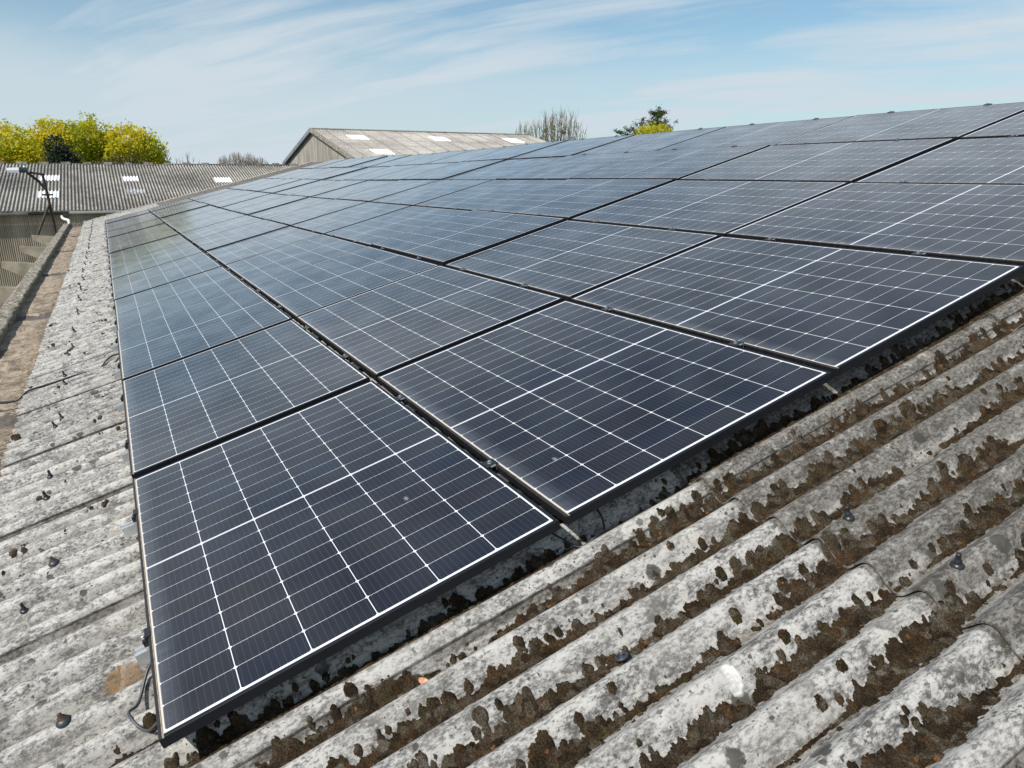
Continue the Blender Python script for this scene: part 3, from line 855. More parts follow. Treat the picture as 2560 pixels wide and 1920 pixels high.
CL[False][0].location = (0, RV[0], 0); CL[True][0].location = (0, RV[0], 0)

# rails under the panels, running up the slope, ends sticking out at the gutter side
for c_ in range(NC):
    for i, y in enumerate(RV):
        v = c_ * (PL + GV) + y - 0.012
        mb = MB()
        us = np.concatenate([[-0.048 - random.uniform(0, 0.02)], np.linspace(0.3, 6 * (PW + GU), 12)])
        for (a, b_, z0, z1) in ((-0.020, 0.020, -0.074, -0.0335),):
            vv = []
            for u in us:
                s = float(sag(u, v))
                vv += [(u, v + a, s + z0), (u, v + b_, s + z0), (u, v + b_, s + z1), (u, v + 0.006, s + z1), (u, v + 0.006, s + z1 - 0.010), (u, v - 0.006, s + z1 - 0.010), (u, v - 0.006, s + z1), (u, v + a, s + z1)]
            ff = []
            for q in range(len(us) - 1):
                for k in range(8): ff.append((q * 8 + k, q * 8 + (k + 1) % 8, (q + 1) * 8 + (k + 1) % 8, (q + 1) * 8 + k))
            ff.append(tuple(range(8))); ff.append(tuple((len(us) - 1) * 8 + k for k in range(8))[::-1])
            mb.add(vv, ff)
        # feet down to the corrugation crests, hidden from above
        for u in (0.42, 1.9, 3.4, 4.9, 6.4):
            mb.box(u - 0.02, u + 0.02, v - 0.019, v + 0.019, float(roof_h(u, v)) - 0.002, float(sag(u, v)) - 0.0745)
        o = mb.build("mounting_rail", M_ALU, None, loc=(0, 0, Z0), rot=RROT)
        tag(o, ("nearer" if i == 0 else "farther") + " silver rail tip by the gutter under the " + ORD[c_] + " panel from the near end", "rail", "mounting rails under the panels")

# ------------------------------------------------------------------ roof bolts with black caps
def bolt_meshes(parent, mcap, mwash, bare=False):
    w = MB(); w.lathe([(0.0205, -0.006), (0.0205, 0.0), (0.0175, 0.004), (0.0125, 0.010)], 16)
    c = MB()
    if bare: c.lathe([(0.013, 0.010), (0.010, 0.016), (0.007, 0.018), (0.006, 0.026), (0.003, 0.028)], 8)
    else: c.lathe([(0.0125, 0.0102), (0.0105, 0.016), (0.0100, 0.020), (0.0085, 0.021), (0.0078, 0.040), (0.0082, 0.041), (0.0070, 0.046)], 12)
    return w.build("washer", mwash, parent, True), c.build("cap", mcap, parent, True)


def crest(v): return V0 + CPITCH * round((v - V0) / CPITCH)


bp = empty("roof_bolt"); bw, bc = bolt_meshes(bp, M_CAP, M_CAP)
lv = [1.18, 2.15, 2.44, 3.25, 3.46, 4.33, 4.64, 5.31, 5.62, 6.33, 6.60]
v = 7.35
while v < V_FAR - 0.6:
    lv += [v, v + 0.29]; v += SHEETW
first = True


def place_bolt(u, v, label, group, tilt=0.0):
    global first
    if first: root = bp; first = False
    else:
        root = bp.copy(); COL.objects.link(root); add_copy(bw, root); add_copy(bc, root)
    root.matrix_world = Matrix.Translation(RP(u, v, float(roof_h(u, v)))) @ Matrix.Rotation(-PITCH + tilt, 4, 'Y') @ Matrix.Rotation(random.uniform(-.12, .12), 4, 'X') @ Matrix.Scale(random.uniform(0.68, 0.82), 4)
    tag(root, label, "roof bolt", group)


place_bolt(1.747, crest(-0.50), "black capped bolt standing on the mossy roof, the one nearer the panels", "black capped bolts on the mossy side")
place_bolt(1.752, crest(-0.79), "black capped bolt standing on the mossy roof, the one nearer the right edge", "black capped bolts on the mossy side")
for i, v in enumerate(lv):
    if i < 20: lab = "black capped roof bolt on the bare strip by the gutter, " + ORD[i] + " from the near end"
    else: lab = "tiny black roof bolt by the gutter, " + ORD[i - 20] + " past the twentieth from the near end" if i - 20 < 20 else "tiny black roof bolt by the gutter, " + ORD[i - 40] + " past the fortieth from the near end"
    place_bolt(-0.405 + random.uniform(-0.02, 0.02), crest(v), lab, "black capped roof bolts beside the gutter", random.uniform(-0.15, 0.15))
bare = empty("roof_bolt"); bolt_meshes(bare, M_RUSTCAP, M_RUBBER, True)
bare.matrix_world = Matrix.Translation(RP(-0.335, crest(1.37), float(roof_h(-0.335, crest(1.37))))) @ Matrix.Rotation(-PITCH, 4, 'Y')
tag(bare, "rusty reddish roof bolt without a cap on the bare strip near the closest panel", "roof bolt")
bare2 = empty("roof_bolt"); bolt_meshes(bare2, M_RUSTCAP, M_RUBBER, True)
bare2.matrix_world = Matrix.Translation(RP(-0.26, crest(0.335), float(roof_h(-0.26, crest(0.335))))) @ Matrix.Rotation(-PITCH, 4, 'Y')
tag(bare2, "dark old roof bolt with a wide washer at the bottom left corner of the roof", "roof bolt")

# loose washer and dry leaf
mb = MB()
R0, r0 = 0.0145, 0.0042
vv, ff = [], []
for i in range(24):
    a = 2 * math.pi * i / 24
    for j in range(10):
        b_ = 2 * math.pi * j / 10
        vv.append(((R0 + r0 * math.cos(b_)) * math.cos(a), (R0 + r0 * math.cos(b_)) * math.sin(a), r0 * math.sin(b_)))
for i in range(24):
    for j in range(10): ff.append((i * 10 + j, ((i + 1) % 24) * 10 + j, ((i + 1) % 24) * 10 + (j + 1) % 10, i * 10 + (j + 1) % 10))
mb.add(vv, ff); mb.lathe([(0.0115, -0.002), (0.0105, 0.0005), (0.0055, 0.0015), (0.0045, 0.004)], 16)
o = mb.build("loose_washer", M_RUBBER, None, True)
o.matrix_world = Matrix.Translation(RP(1.012, -0.425, float(roof_h(1.012, -0.425)) + 0.020)) @ Matrix.Rotation(-PITCH, 4, 'Y') @ Matrix.Rotation(-0.35, 4, 'X')
tag(o, "loose round black rubber washer lying on the moss in a roof valley", "washer")
mb = MB(); nL = 9
vv = []
for i in range(nL):
    t_ = i / (nL - 1); w = 0.0085 * math.sin(math.pi * min(1, t_ * 0.93 + 0.04)) ** 0.7
    z = 0.010 * math.sin(t_ * 2.6) + 0.002
    vv += [(t_ * 0.060, -w, z + 0.003), (t_ * 0.060, 0, z), (t_ * 0.060, w, z + 0.004)]
ff = []
for i in range(nL - 1):
    for j in range(2): ff.append((i * 3 + j, i * 3 + j + 1, (i + 1) * 3 + j + 1, (i + 1) * 3 + j))
mb.add(vv, ff); mb.add([Vector(x) - Vector((0, 0, 0.0006)) for x in vv], [f[::-1] for f in ff])
o = mb.build("dead_leaf", M_DRYLEAF, None, True)
o.matrix_world = Matrix.Translation(RP(0.585, -0.135, float(roof_h(0.585, -0.135)) + 0.020)) @ Matrix.Rotation(-PITCH, 4, 'Y') @ Matrix.Rotation(-1.25, 4, 'Z') @ Matrix.Rotation(0.35, 4, 'X')
tag(o, "curled orange dead leaf lying on moss below the closest panel edge", "leaf")

# cables
def cable(pts, rad, m, label, n=10):
    mb = MB(); mb.tube(smoothpath(pts, n), rad, 8)
    o = mb.build("cable", m, None, True); return tag(o, label, "cable")


def rp(u, v, above): return RP(u, v, float(roof_h(u, v)) + above)


cable([RP(0.20, 0.45, -0.05), RP(0.03, 0.425, -0.045), RP(-0.025, 0.395, -0.058), rp(-0.075, 0.33, 0.030), rp(-0.092, 0.265, 0.018), rp(-0.06, 0.195, 0.022), RP(0.0, 0.150, -0.060), RP(0.14, 0.13, -0.050)],
      0.0042, M_CONDUIT, "dark grey cable loop poking out at the near left corner of the closest panel")
cable([RP(1.10, 0.14, -0.045), rp(1.155, 0.045, 0.03), rp(1.185, 0.005, 0.010), rp(1.235, -0.012, 0.012), rp(1.285, 0.02, 0.016), rp(1.305, 0.07, 0.020), RP(1.29, 0.16, -0.045)],
      0.0032, M_CABLE, "thin black cable loop hanging in the shadow under the first two panel rows")
gy = 4.52
for i, (dv, lab) in enumerate(((0.0, "black cable crossing the bare roof strip and the gutter, thicker front one of the pair"), (0.055, "black cable crossing the bare roof strip and the gutter, rear one of the pair"))):
    cv = crest(4.47) + CPITCH * 0.42
    cable([RP(0.30, 4.62 + dv, -0.055), RP(0.02, 4.60 + dv, -0.066), rp(-0.10, 4.57 + dv, 0.020), rp(-0.22, 4.52 + dv * 0.7, 0.010), rp(-0.36, 4.50 + dv * 0.3, 0.007), rp(-0.52, 4.49 + dv * 0.3, 0.007),
           rp(-0.66, 4.48 + dv * 0.3, 0.012), RP(-0.76, 4.47 + dv * 0.3, -0.105), Vector((-0.88, 4.50 + dv * .4, Z0 - 0.295)), Vector((-1.06, 4.62 + dv * .4, Z0 - 0.262)), Vector((-1.24, 4.74 + dv * .4, Z0 - 0.270)), Vector((-1.36, 4.78 + dv, Z0 - 0.6)), Vector((-1.33, 4.78 + dv, Z0 - 2.0))],
          0.0075 if i == 0 else 0.006, M_CABLE, lab)

# ------------------------------------------------------------------ yard lamp on the gutter
lamp = empty("yard_lamp", (-1.27, 22.6, Z0 - 0.28))
tag(lamp, "grey yard lamp on a rusty bracket post standing at the far end of the gutter", "lamp")
mb = MB(); mb.tube([(0, 0, -0.25), (0.0, 0, 0.3), (-0.03, 0, 1.0), (-0.07, 0, 1.56)], 0.035, 8); mb.build("post", M_POLE, lamp)
mb = MB(); mb.tube([(-0.42, -0.3, -0.08), (-0.02, 0, 0.78)], 0.032, 8); mb.build("brace", M_POLE, lamp)
mb = MB(); mb.tube([(-0.05, 0, 1.545), (-0.36, 0, 1.60)], 0.03, 8); mb.tube([(-0.04, 0, 1.13), (-0.20, 0, 1.38), (-0.42, 0, 1.60)], 0.034, 8); mb.build("arm", M_POLE, lamp)
mb = MB(); mb.box(-0.16, 0.10, -0.05, 0.05, 0.985, 1.03); mb.build("bracket_plate", M_POLE, lamp)


def tapered(x0, x1, w0, w1, h0, h1, zc0, zc1):
    m_ = MB(); ring = lambda x, w, h, zc: [(x, -w, zc - h), (x, w, zc - h), (x, w * 1.05, zc), (x, w * .7, zc + h), (x, -w * .7, zc + h), (x, -w * 1.05, zc)]
    m_.add(ring(x0, w0, h0, zc0) + ring(x1, w1, h1, zc1), [(k, (k + 1) % 6, 6 + (k + 1) % 6, 6 + k) for k in range(6)] + [(5, 4, 3, 2, 1, 0), (6, 7, 8, 9, 10, 11)])
    return m_


tapered(-0.40, -0.58, 0.11, 0.12, 0.065, 0.075, 1.655, 1.66).build("gear_box", M_LAMPGREEN, lamp)
tapered(-0.582, -0.86, 0.12, 0.09, 0.075, 0.055, 1.655, 1.655).build("lamp_head", M_LAMPGREY, lamp)
mb = MB(); mb.lathe([(0.025, 0), (0.03, 0.02), (0.02, 0.045), (0.0, 0.05)], 10, (-0.45, 0, 1.722)); mb.build("photocell", M_PVC, lamp)

# ------------------------------------------------------------------ far barns
def corr_sheet(x0, x1, s0, s1, pitch, amp, per=8, nu=6, uneven=0.0, seed=0):
    xs = np.arange(x0, x1 + 1e-6, pitch / per); ss = np.linspace(s0, s1, nu)
    S, X = np.meshgrid(ss, xs, indexing='ij')
    Zc = amp * np.cos(2 * np.pi * X / pitch) + uneven * (fbm(X * 0.25, S * 0.3, seed, 3) - 0.5)
    P = np.stack([X, S, Zc], -1).reshape(-1, 3); idx = np.arange(X.size).reshape(X.shape)
    F = np.stack([idx[:-1, :-1], idx[:-1, 1:], idx[1:, 1:], idx[1:, :-1]], -1).reshape(-1, 4)
    return P, F


def barn(name, label, x0, x1, ye, ze, yr, zr, pitch, amp, mroof, mclad, wpitch, eave_over=0.12):
    root = empty(name, (0, 0, 0)); tag(root, label, "barn")
    sl = math.hypot(yr - ye, zr - ze); ang = math.atan2(zr - ze, yr - ye)
    P, F = corr_sheet(x0, x1, 0, sl, pitch, amp, 8, 9, 0.05, 3)
    mesh("roof", P, F, mroof, root, True, loc=(0, ye, Z0 + ze), rot=(ang, 0, 0))
    P2, F2 = corr_sheet(-x1, -x0, 0, sl, pitch, amp, 6, 5)
    mesh("back_roof", P2, F2, mroof, root, True, loc=(0, 2 * yr - ye, Z0 + ze), rot=(ang, 0, math.pi))
    # walls
    wy = ye + eave_over
    xs = np.arange(x0 + 0.15, x1 - 0.15, wpitch / 6); zz = np.array([0.0, Z0 + ze - 0.02])
    Zg, Xg = np.meshgrid(zz, xs, indexing='ij')
    P = np.stack([Xg, wy - wpitch * 0.17 * np.cos(2 * np.pi * Xg / wpitch), Zg], -1).reshape(-1, 3); idx = np.arange(Xg.size).reshape(Xg.shape)
    mesh("front_wall", P, np.stack([idx[:-1, :-1], idx[:-1, 1:], idx[1:, 1:], idx[1:, :-1]], -1).reshape(-1, 4), mclad, root, True)
    for sx in (x0 + 0.15, x1 - 0.15):
        ys = np.arange(wy, 2 * yr - wy, wpitch / 6)
        zt = Z0 + zr - 0.06 - np.abs(ys - yr) * (zr - ze) / (yr - ye)
        xo = sx + wpitch * 0.17 * np.cos(2 * np.pi * ys / wpitch)
        P = np.concatenate([np.stack([xo, ys, 0 * ys], -1), np.stack([xo, ys, zt], -1)]); n = len(ys)
        i = np.arange(n - 1); mesh("gable_wall", P, np.stack([i, i + n, i + n + 1, i + 1], -1), mclad, root, True)
    return root, sl, ang


B1E, B1R = (29.3, 0.02), (36.3, 1.70)
barn1, sl1, an1 = barn("old_barn", "old barn with dark lichened corrugated roof beyond the end of the gutter", -16.0, 9.3, B1E[0], B1E[1], B1R[0], B1R[1], 0.118, 0.024, M_BARN1, M_CLAD1, 0.062)


def on_slope(e, ang, s, lift):  # point on the front slope
    return (e[0] + s * math.cos(ang) - lift * math.sin(ang), Z0 + e[1] + s * math.sin(ang) + lift * math.cos(ang))


def rooflight(root, e, ang, xc, w, s0, s1, pitch, amp, m, label=None):
    xa = pitch * round((xc - w / 2) / pitch); xb = xa + pitch * round(w / pitch)
    P, F = corr_sheet(xa, xb, s0, s1, pitch, amp, 8, 9, 0.05, 3)
    y, z = on_slope(e, ang, 0, 0.012)
    o = mesh("rooflight", P, F, m, root, True, loc=(0, y, z), rot=(ang, 0, 0))
    if label: o["label"] = label


for xc, f0, f1, m_, w_ in ((-1.78, 0.595, 0.715, M_LIGHT, 0.71), (-1.74, 0.24, 0.37, M_LIGHT, 0.71), (1.15, 0.575, 0.69, M_LIGHT, 0.59), (1.17, 0.30, 0.40, M_OLDLIGHT, 0.71), (4.75, 0.55, 0.66, M_LIGHT, 0.71), (-5.4, 0.58, 0.70, M_LIGHT, 0.71)):
    rooflight(barn1, B1E, an1, xc, w_, f0 * sl1, f1 * sl1, 0.118, 0.024, m_, "grimy grey rooflight" if m_ is M_OLDLIGHT else None)
# ridge capping with lumps at each joint
mb = MB()
mb.box(-16.0, 9.3, B1R[0] - 0.10, B1R[0] + 0.10, Z0 + B1R[1] - 0.03, Z0 + B1R[1] + 0.035)
x = -15.6
while x < 9.0:
    w = 0.17 + random.uniform(-0.02, 0.02); zz = Z0 + B1R[1] + random.uniform(-0.012, 0.012)
    mb.add([(x - w, B1R[0] - 0.24, zz - 0.03), (x + w, B1R[0] - 0.24, zz - 0.03), (x + w, B1R[0] - 0.08, zz + 0.085), (x - w, B1R[0] - 0.08, zz + 0.085), (x - w, B1R[0] + 0.2, zz), (x + w, B1R[0] + 0.2, zz),
            (x - w, B1R[0] - 0.24, zz - 0.07), (x + w, B1R[0] - 0.24, zz - 0.07)],
           [(0, 1, 2, 3), (3, 2, 5, 4), (6, 7, 1, 0), (0, 3, 4, 6), (1, 7, 5, 2)])
    x += 0.80
mb.build("ridge_capping", M_RIDGE, barn1)


def gutter_run(x0, x1, m_, name):
    mb = MB(); yg, zg = B1E[0] - 0.06, Z0 + B1E[1] - 0.055
    pf_ = [(yg + 0.06, zg + 0.03), (yg + 0.05, zg - 0.03), (yg, zg - 0.065), (yg - 0.05, zg - 0.03), (yg - 0.06, zg + 0.03), (yg - 0.055, zg + 0.03), (yg - 0.042, zg - 0.026), (yg, zg - 0.055), (yg + 0.042, zg - 0.026), (yg + 0.055, zg + 0.03)]
    n = len(pf_)
    mb.add([(x0, a, b_) for a, b_ in pf_] + [(x1, a, b_) for a, b_ in pf_], [(k, (k + 1) % n, n + (k + 1) % n, n + k) for k in range(n)])
    return mb.build(name, m_, barn1)


gutter_run(-16.0, -2.35, M_GUTGREY, "eaves_gutter"); gutter_run(-2.35, -1.32, M_GUTDARK, "eaves_gutter")["label"] = "black gutter section"
gutter_run(-1.12, 7.0, M_PVC, "eaves_gutter")["label"] = "pale new gutter section"
mb = MB(); mb.box(-1.32, -1.12, B1E[0] - 0.13, B1E[0] + 0.02, Z0 + B1E[1] - 0.17, Z0 + B1E[1] - 0.02); mb.build("gutter_outlet", M_GUTDARK, barn1)
mb = MB(); zt = Z0 + B1E[1]
mb.tube(smoothpath([(-1.34, 29.22, zt - 0.16), (-1.34, 29.20, zt - 0.23), (-1.28, 29.1, zt - 0.28), (-1.18, 28.7, zt - 0.29), (-1.13, 28.4, zt - 0.32), (-1.13, 28.35, zt - 0.60)], 5), 0.048, 10)
mb.build("downpipe", M_PVC, barn1, True)

B2X0, B2X1 = 10.57, 24.5
B2E, B2R = (33.2, 1.97), (41.0, 3.68)
barn2, sl2, an2 = barn("gabled_barn", "pale gabled barn with white rooflights standing behind the panel rows", B2X0, B2X1, B2E[0], B2E[1], B2R[0], B2R[1], 0.146, 0.027, M_BARN2, M_CLAD2, 0.076)
for xc, dy_ in ((12.5, 2.25), (17.3, 2.2), (22.05, 2.15), (12.45, 6.15)):
    s = sl2 - dy_ / math.cos(an2)
    rooflight(barn2, B2E, an2, xc, 1.02, s - 0.62, s + 0.62, 0.146, 0.027, M_LIGHT)
mb = MB()
mb.box(B2X0, B2X1, B2R[0] - 0.16, B2R[0] + 0.16, Z0 + B2R[1] + 0.005, Z0 + B2R[1] + 0.05); mb.build("ridge_capping", M_BARGE, barn2)
for s_, m_, nm in ((-1, M_GUT, "verge_board"), (1, M_BARGEBLUE, "verge_board")):
    mb = MB(); y0 = B2R[0]; y1 = B2R[0] + s_ * (B2R[0] - B2E[0]); zr, ze = Z0 + B2R[1], Z0 + B2E[1]
    mb.add([(B2X0 - 0.05, y0, zr + 0.05), (B2X0 + 0.06, y0, zr + 0.05), (B2X0 + 0.06, y0, zr - 0.16), (B2X0 - 0.05, y0, zr - 0.16), (B2X0 - 0.05, y1, ze + 0.05), (B2X0 + 0.06, y1, ze + 0.05), (B2X0 + 0.06, y1, ze - 0.16), (B2X0 - 0.05, y1, ze - 0.16)],
           [(0, 1, 5, 4), (1, 2, 6, 5), (2, 3, 7, 6), (3, 0, 4, 7), (0, 3, 2, 1), (4, 5, 6, 7)])
    mb.build(nm, m_, barn2)

# ------------------------------------------------------------------ ground
gm, gt_, gb = mat_new("rough_grass_and_gravel")
oc = gt_.new('ShaderNodeTexCoord').outputs['Object']
n1 = gt_.noise(oc, 0.15, 5); n2 = gt_.noise(oc, 6, 5)
gt_.l.new(gt_.mix(gt_.step(n1, 0.4, 0.6), gt_.mix(n2, (0.04, 0.06, 0.02), (0.08, 0.10, 0.03)), gt_.mix(n2, (0.12, 0.11, 0.09), (0.22, 0.20, 0.17))), gb.inputs['Base Color']); gb.inputs['Roughness'].default_value = 1.0
mb = MB(); mb.add([(-1500, -1500, 0), (1500, -1500, 0), (1500, 1500, 0), (-1500, 1500, 0)], [(0, 1, 2, 3)])
tag(mb.build("ground", gm), kind="structure")

# ------------------------------------------------------------------ trees
def leaf_cloud(blobs, n, size, seed, up=0.3, hollow=0.35):
    """leaf-sized quads grouped in clumps inside a set of ellipsoids (cx,cy,cz,rx,ry,rz)"""
    r = np.random.default_rng(seed)
    bl = np.array(blobs, float); wts = np.prod(bl[:, 3:], 1) ** 0.8; wts /= wts.sum()
    nc = max(20, n // 16)
    which = r.choice(len(bl), nc, p=wts)
    d = r.normal(size=(nc, 3)); d /= np.linalg.norm(d, axis=1)[:, None]
    rad = (hollow + (1 - hollow) * r.random(nc)) ** 0.5
    rad = rad * r.uniform(0.82, 1.10, nc)
    cc = bl[which, :3] + d * rad[:, None] * bl[which, 3:]
    k = r.integers(0, nc, n)
    csz = r.uniform(0.6, 1.5, nc)[k][:, None]
    p = cc[k] + r.normal(size=(n, 3)) * size * np.array([1.5, 1.5, 1.2]) * csz
    nrm = r.normal(size=(n, 3)) + np.array([0, 0, up]); nrm /= np.linalg.norm(nrm, axis=1)[:, None]
    t1 = np.cross(nrm, r.normal(size=(n, 3))); t1 /= np.linalg.norm(t1, axis=1)[:, None]; t2 = np.cross(nrm, t1)
    s = size * r.uniform(0.5, 1.15, (n, 1))
    P = np.stack([p - t1 * s, p + t2 * s * 0.55, p + t1 * s, p - t2 * s * 0.55], 1).reshape(-1, 3)
    return P, np.arange(4 * n).reshape(n, 4)


def limbs(base, height, rad, seed, levels=3, spread=0.5, nchild=4, upb=0.35, lean=(0, 0)):
    r = random.Random(seed); mb = MB()
    def grow(p, d, ln, ra, lv):
        pts = [p]; dirs = d
        k = 4
        for i in range(k):
            dirs = (dirs + Vector((r.gauss(0, .10), r.gauss(0, .10), r.gauss(0.03, .05)))).normalized()
            pts.append(pts[-1] + dirs * ln / k)
        rads = [ra * (1 - 0.62 * i / k) for i in range(k + 1)]
        mb.tube(pts, rads, 6 if lv > 1 else 3 if lv < 1 else 4, cap=False)
        if lv <= 0: return
        for c in range(nchild if lv > 1 else nchild + 2):
            i = r.randint(1, k); q = pts[i]
            a = r.uniform(0, 2 * math.pi); nd = (dirs * (1 - spread * .6) + Vector((math.cos(a), math.sin(a), 0)) * spread * r.uniform(.6, 1.3) + Vector((0, 0, upb * r.uniform(.3, 1)))).normalized()
            grow(q, nd, ln * r.uniform(0.50, 0.78), rads[i] * 0.62, lv - 1)
    grow(Vector(base), Vector((lean[0], lean[1], 1)).normalized(), height, rad, levels)
    return mb


def tree(name, label, loc, blobs, n, size, m, seed, trunk_h, trunk_r, group=None, extra=None, hollow=0.35):
    t = empty(name, loc); tag(t, label, "tree" if "shrub" not in name else "shrub", group)
    limbs((0, 0, 0), trunk_h, trunk_r, seed, 2, 0.6, 5, 0.5).build("trunk", M_BARK, t)
    P, F = leaf_cloud(blobs, n, size, seed, hollow=hollow)
    mesh("crown", P, F, m, t)
    return t


G1 = "yellow green trees behind the old barn"
tree("leafy_tree", "yellow leafed tree at the left edge of the photo behind the old barn", (-4.6, 51, 0),
     [(-1.2, 0, 7.0, 2.0, 2.0, 1.5), (0.2, 0, 7.6, 1.6, 1.7, 1.5), (-2.4, 0, 6.2, 2.0, 2, 1.3), (1.0, -.4, 6.9, 1.1, 1.4, 1.1)], 17000, 0.100, M_LEAFY, 1, 3.6, 0.20, G1)
tree("leafy_tree", "tall yellow green tree rising just left of the dark evergreen", (-1.95, 50.5, 0),
     [(0.0, 0, 7.9, 1.35, 1.5, 1.55), (-0.9, 0, 7.2, 1.3, 1.5, 1.4), (0.9, .3, 7.7, 1.0, 1.3, 1.45), (0.2, 0, 6.4, 1.9, 1.6, 1.2)], 16000, 0.100, M_LEAFY, 2, 3.7, 0.20, G1)
tree("leafy_tree", "fresh green tree with thin top in the middle of the yellow green group", (-0.05, 51.5, 0),
     [(-0.1, 0, 8.0, 0.9, 1.3, 1.70), (0.7, 0, 7.3, 1.1, 1.4, 1.7), (-0.2, 0, 6.3, 1.7, 1.6, 1.2)], 11500, 0.098, M_LEAFG, 3, 3.8, 0.18, G1)
tree("leafy_tree", "broad round yellow tree at the right end of the group behind the old barn", (2.1, 50.5, 0),
     [(-0.3, 0, 8.0, 1.5, 1.5, 1.15), (0.65, 0, 7.5, 1.15, 1.5, 1.15), (1.05, 0, 6.6, 0.75, 1.4, 1.1), (-0.9, 0, 7.0, 1.0, 1.4, 1.2), (0.1, 0, 6.3, 1.4, 1.4, 1.0)], 15000, 0.100, M_LEAFY, 4, 3.7, 0.20, G1)
tree("evergreen_shrub", "dark green evergreen bush in front of the yellow trees", (-1.75, 47.0, 0),
     [(-0.05, 0, 7.3, 0.62, 0.8, 1.05), (0.25, 0, 6.6, 0.85, 0.9, 1.0), (-0.35, 0, 6.5, 0.55, .7, 1.1), (0.65, 0, 6.2, 0.6, .8, 0.7)], 9000, 0.075, M_LEAFD, 5, 3.2, 0.14, hollow=0.1)
tree("olive_shrub", "dull olive shrub low in front of the broad yellow tree", (0.75, 47.5, 0),
     [(-0.2, 0, 6.4, 0.85, .8, 0.9), (0.7, 0, 6.6, 0.9, .8, .85), (1.5, 0, 6.3, 0.6, .7, .7)], 5000, 0.075, M_LEAFO, 6, 3.2, 0.12)


def bare(name, label, loc, dome, n, seed, m, group=None, r0=0.10, tw=6, lw=0.012, crown=None):
    """many stems fanning out of one stool to the tips of a dome (rx, ry, z0, z1), each with side twigs"""
    t = empty(name, loc); tag(t, label, "tree", group)
    r = random.Random(seed); mb = MB(); rx, ry, z0, z1 = dome
    mb.tube([(0, 0, 0), (0.02, 0, z0 * 0.35)], [r0 * 2.2, r0 * 1.7], 8)
    for i in range(n):
        a = r.uniform(0, 2 * math.pi); q = math.sqrt(r.random())
        ex, ey = rx * q * math.cos(a), ry * q * math.sin(a)
        ez = z0 + (z1 - z0) * math.sqrt(max(0, 1 - q * q)) * r.uniform(0.80, 1.04)
        b0 = Vector((0.02, 0, z0 * r.uniform(0.15, 0.35))); e = Vector((ex, ey, ez))
        md = Vector((ex * 0.55 + r.gauss(0, .12), ey * 0.55, b0.z + (ez - b0.z) * 0.42))
        m2 = Vector((ex * 0.86 + r.gauss(0, .10), ey * 0.86 + r.gauss(0, .1), b0.z + (ez - b0.z) * 0.72))
        pts = smoothpath([b0, md, m2, e], 4)
        k = len(pts); rr = [r0 * (1 - j / (k - 1)) ** 1.3 * 0.55 + lw for j in range(k)]
        mb.tube(pts, rr, 4, cap=False)
        for _ in range(tw):
            j = r.randint(k // 3, k - 2); p = pts[j]; d = (pts[j + 1] - pts[j]).normalized()
            sd = Vector((r.gauss(0, 1), r.gauss(0, 1), r.gauss(0.25, .5))).normalized()
            ln = r.uniform(0.3, 0.95) * (z1 - z0) * 0.32
            p1 = p + (d * 0.75 + sd * 0.55).normalized() * ln * 0.55; p2 = p1 + (d * 0.9 + sd * 0.3 + Vector((0, 0, .25))).normalized() * ln * 0.45
            mb.tube([p, p1, p2], [lw * 1.3, lw, lw * 0.5], 3, cap=False)
    mb.build("branches", m, t)
    if crown:
        P, F = leaf_cloud(crown[0], crown[1], crown[2], seed); mesh("crown", P, F, M_LEAFO, t)
    return t


bare("bare_tree", "leafless brown tree at the left photo edge beside the yellow tree", (-6.2, 60, 0), (1.5, 1.2, 7.2, 9.6), 26, 41, M_TWIG)
bare("bare_tree", "sparse leafless treetop just right of the yellow trees above the old barn", (6.1, 60, 0), (1.5, 1.0, 6.4, 7.9), 22, 42, M_TWIG, None, 0.08, 6, 0.010)
for i, (x, w, h, lab) in enumerate(((12.7, 1.0, 8.25, "pale grey leafless tree at the left of the low distant clump"), (14.1, 1.15, 8.75, "pale grey leafless tree, tallest of the low distant clump"), (15.7, 1.15, 8.65, "pale grey leafless tree right of the tallest in the distant clump"), (17.1, 1.05, 8.2, "pale grey leafless tree at the right of the clump beside the gabled barn"))):
    bare("bare_tree", lab, (x, 90 + i, 0), (w, 1.0, 7.0, h + 0.15), 80, 50 + i, M_TWIGP, "distant leafless trees", 0.07, 6, 0.016)
bare("bare_tree", "small leafless tree sticking up above the right end of the gabled barn roof", (34.9, 60, 0), (1.1, 0.9, 8.6, 11.3), 26, 61, M_TWIGG, None, 0.10, 6, 0.012)
bare("bare_tree", "large leafless greenish tree standing right of the gabled barn", (38.4, 60, 0), (3.8, 2.2, 7.6, 12.3), 95, 62, M_TWIGG, None, 0.09, 13, 0.012, ([(-.2, 0, 9.9, 1.7, 1.3, 1.0)], 500, 0.07))


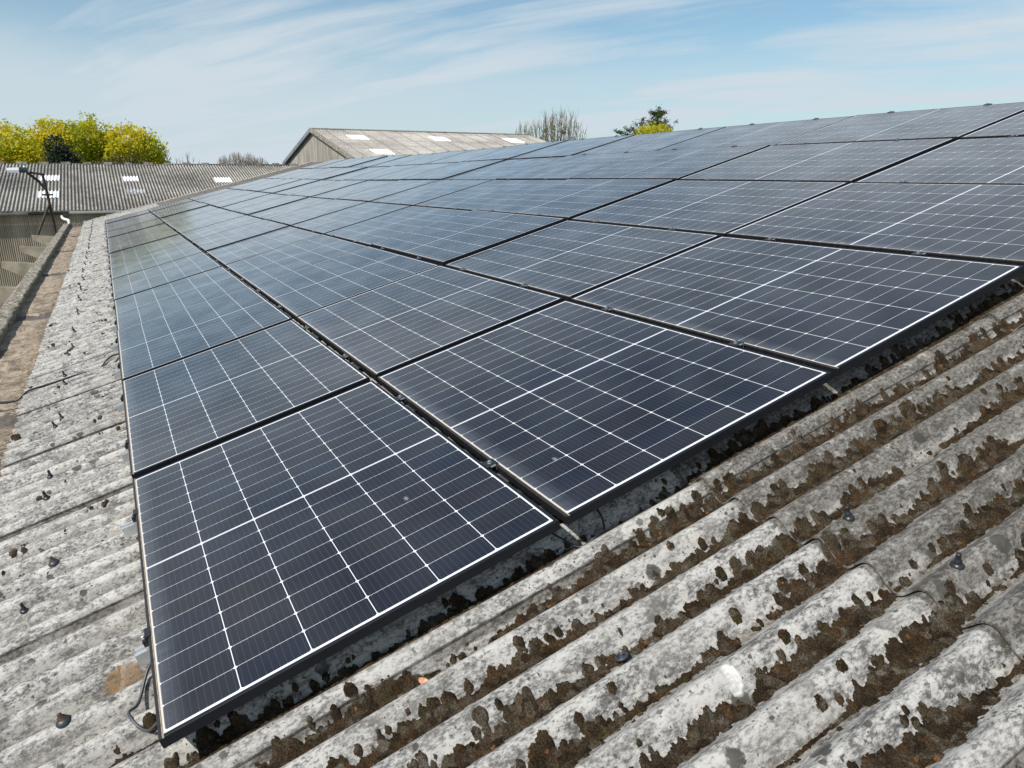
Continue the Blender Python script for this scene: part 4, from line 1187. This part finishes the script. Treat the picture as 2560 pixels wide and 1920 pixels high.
def conifer(loc, seed):
    t = empty("conifer_tree", loc); tag(t, "ragged dark conifer with a bent top above the panel ridge", "tree")
    mb = MB(); mb.tube([(0, 0, 0), (0, 0, 6), (0.15, 0, 9.6), (0.35, 0, 10.8), (0.55, 0, 11.3), (0.50, 0, 11.75)], [0.22, 0.16, 0.09, 0.05, 0.03, 0.015], 6)
    r = np.random.default_rng(seed); tips = []
    for i in range(60):
        z = r.uniform(8.3, 11.2); ln = (11.9 - z) * r.uniform(0.35, 0.62) + 0.25; a = r.uniform(0, 2 * math.pi)
        p0 = Vector((0.1 + max(0, z - 10) * .25, 0, z)); p1 = p0 + Vector((math.cos(a) * ln, math.sin(a) * ln, r.uniform(0.0, 0.45)))
        mb.tube([p0, (p0 + p1) / 2 + Vector((0, 0, -.05)), p1], [0.03, 0.02, 0.008], 4)
        for q in np.linspace(0.25, 1.0, 7): tips.append(tuple(p0.lerp(p1, q)) + (0.13, 0.13, 0.09))
    for lx, lz in ((-3.9, 9.75), (-3.3, 9.7), (-2.7, 9.9), (-2.2, 10.0), (-1.7, 10.3), (-1.2, 10.4), (-1.0, 10.0), (1.0, 10.5), (1.35, 10.7), (1.6, 10.2), (2.5, 10.5)):
        p0 = Vector((0, 0, 8.4)); p1 = Vector((lx, 0.2, lz)); mb.tube([p0, p0.lerp(p1, .5) + Vector((0, 0, -.2)), p1], [0.05, 0.035, 0.01], 4)
        for q in np.linspace(0.55, 1.02, 9): tips.append(tuple(p0.lerp(p1, q) + Vector((0, 0, -.1 * (1 - q)))) + (0.17, 0.15, 0.12))
    for z in np.linspace(10.3, 11.7, 9): tips.append((0.40 + 0.12 * math.sin(z * 4), 0, z, 0.12, 0.12, 0.11))
    mb.build("trunk", M_BARK, t)
    P, F = leaf_cloud(tips, 13000, 0.070, seed, 0.1, 0.1); mesh("crown", P, F, M_LEAFC, t)


conifer((41.9, 50, 0), 71)
tree("leafy_shrub", "bright yellow shrub in front of the ragged conifer above the panel ridge", (40.3, 48.2, 0),
     [(-0.8, 0, 9.3, 1.0, .8, 0.8), (0.5, 0, 9.6, 0.9, .8, .75), (1.3, 0, 9.5, 0.6, .7, .7)], 3600, 0.075, M_LEAFY, 72, 5.0, 0.14)
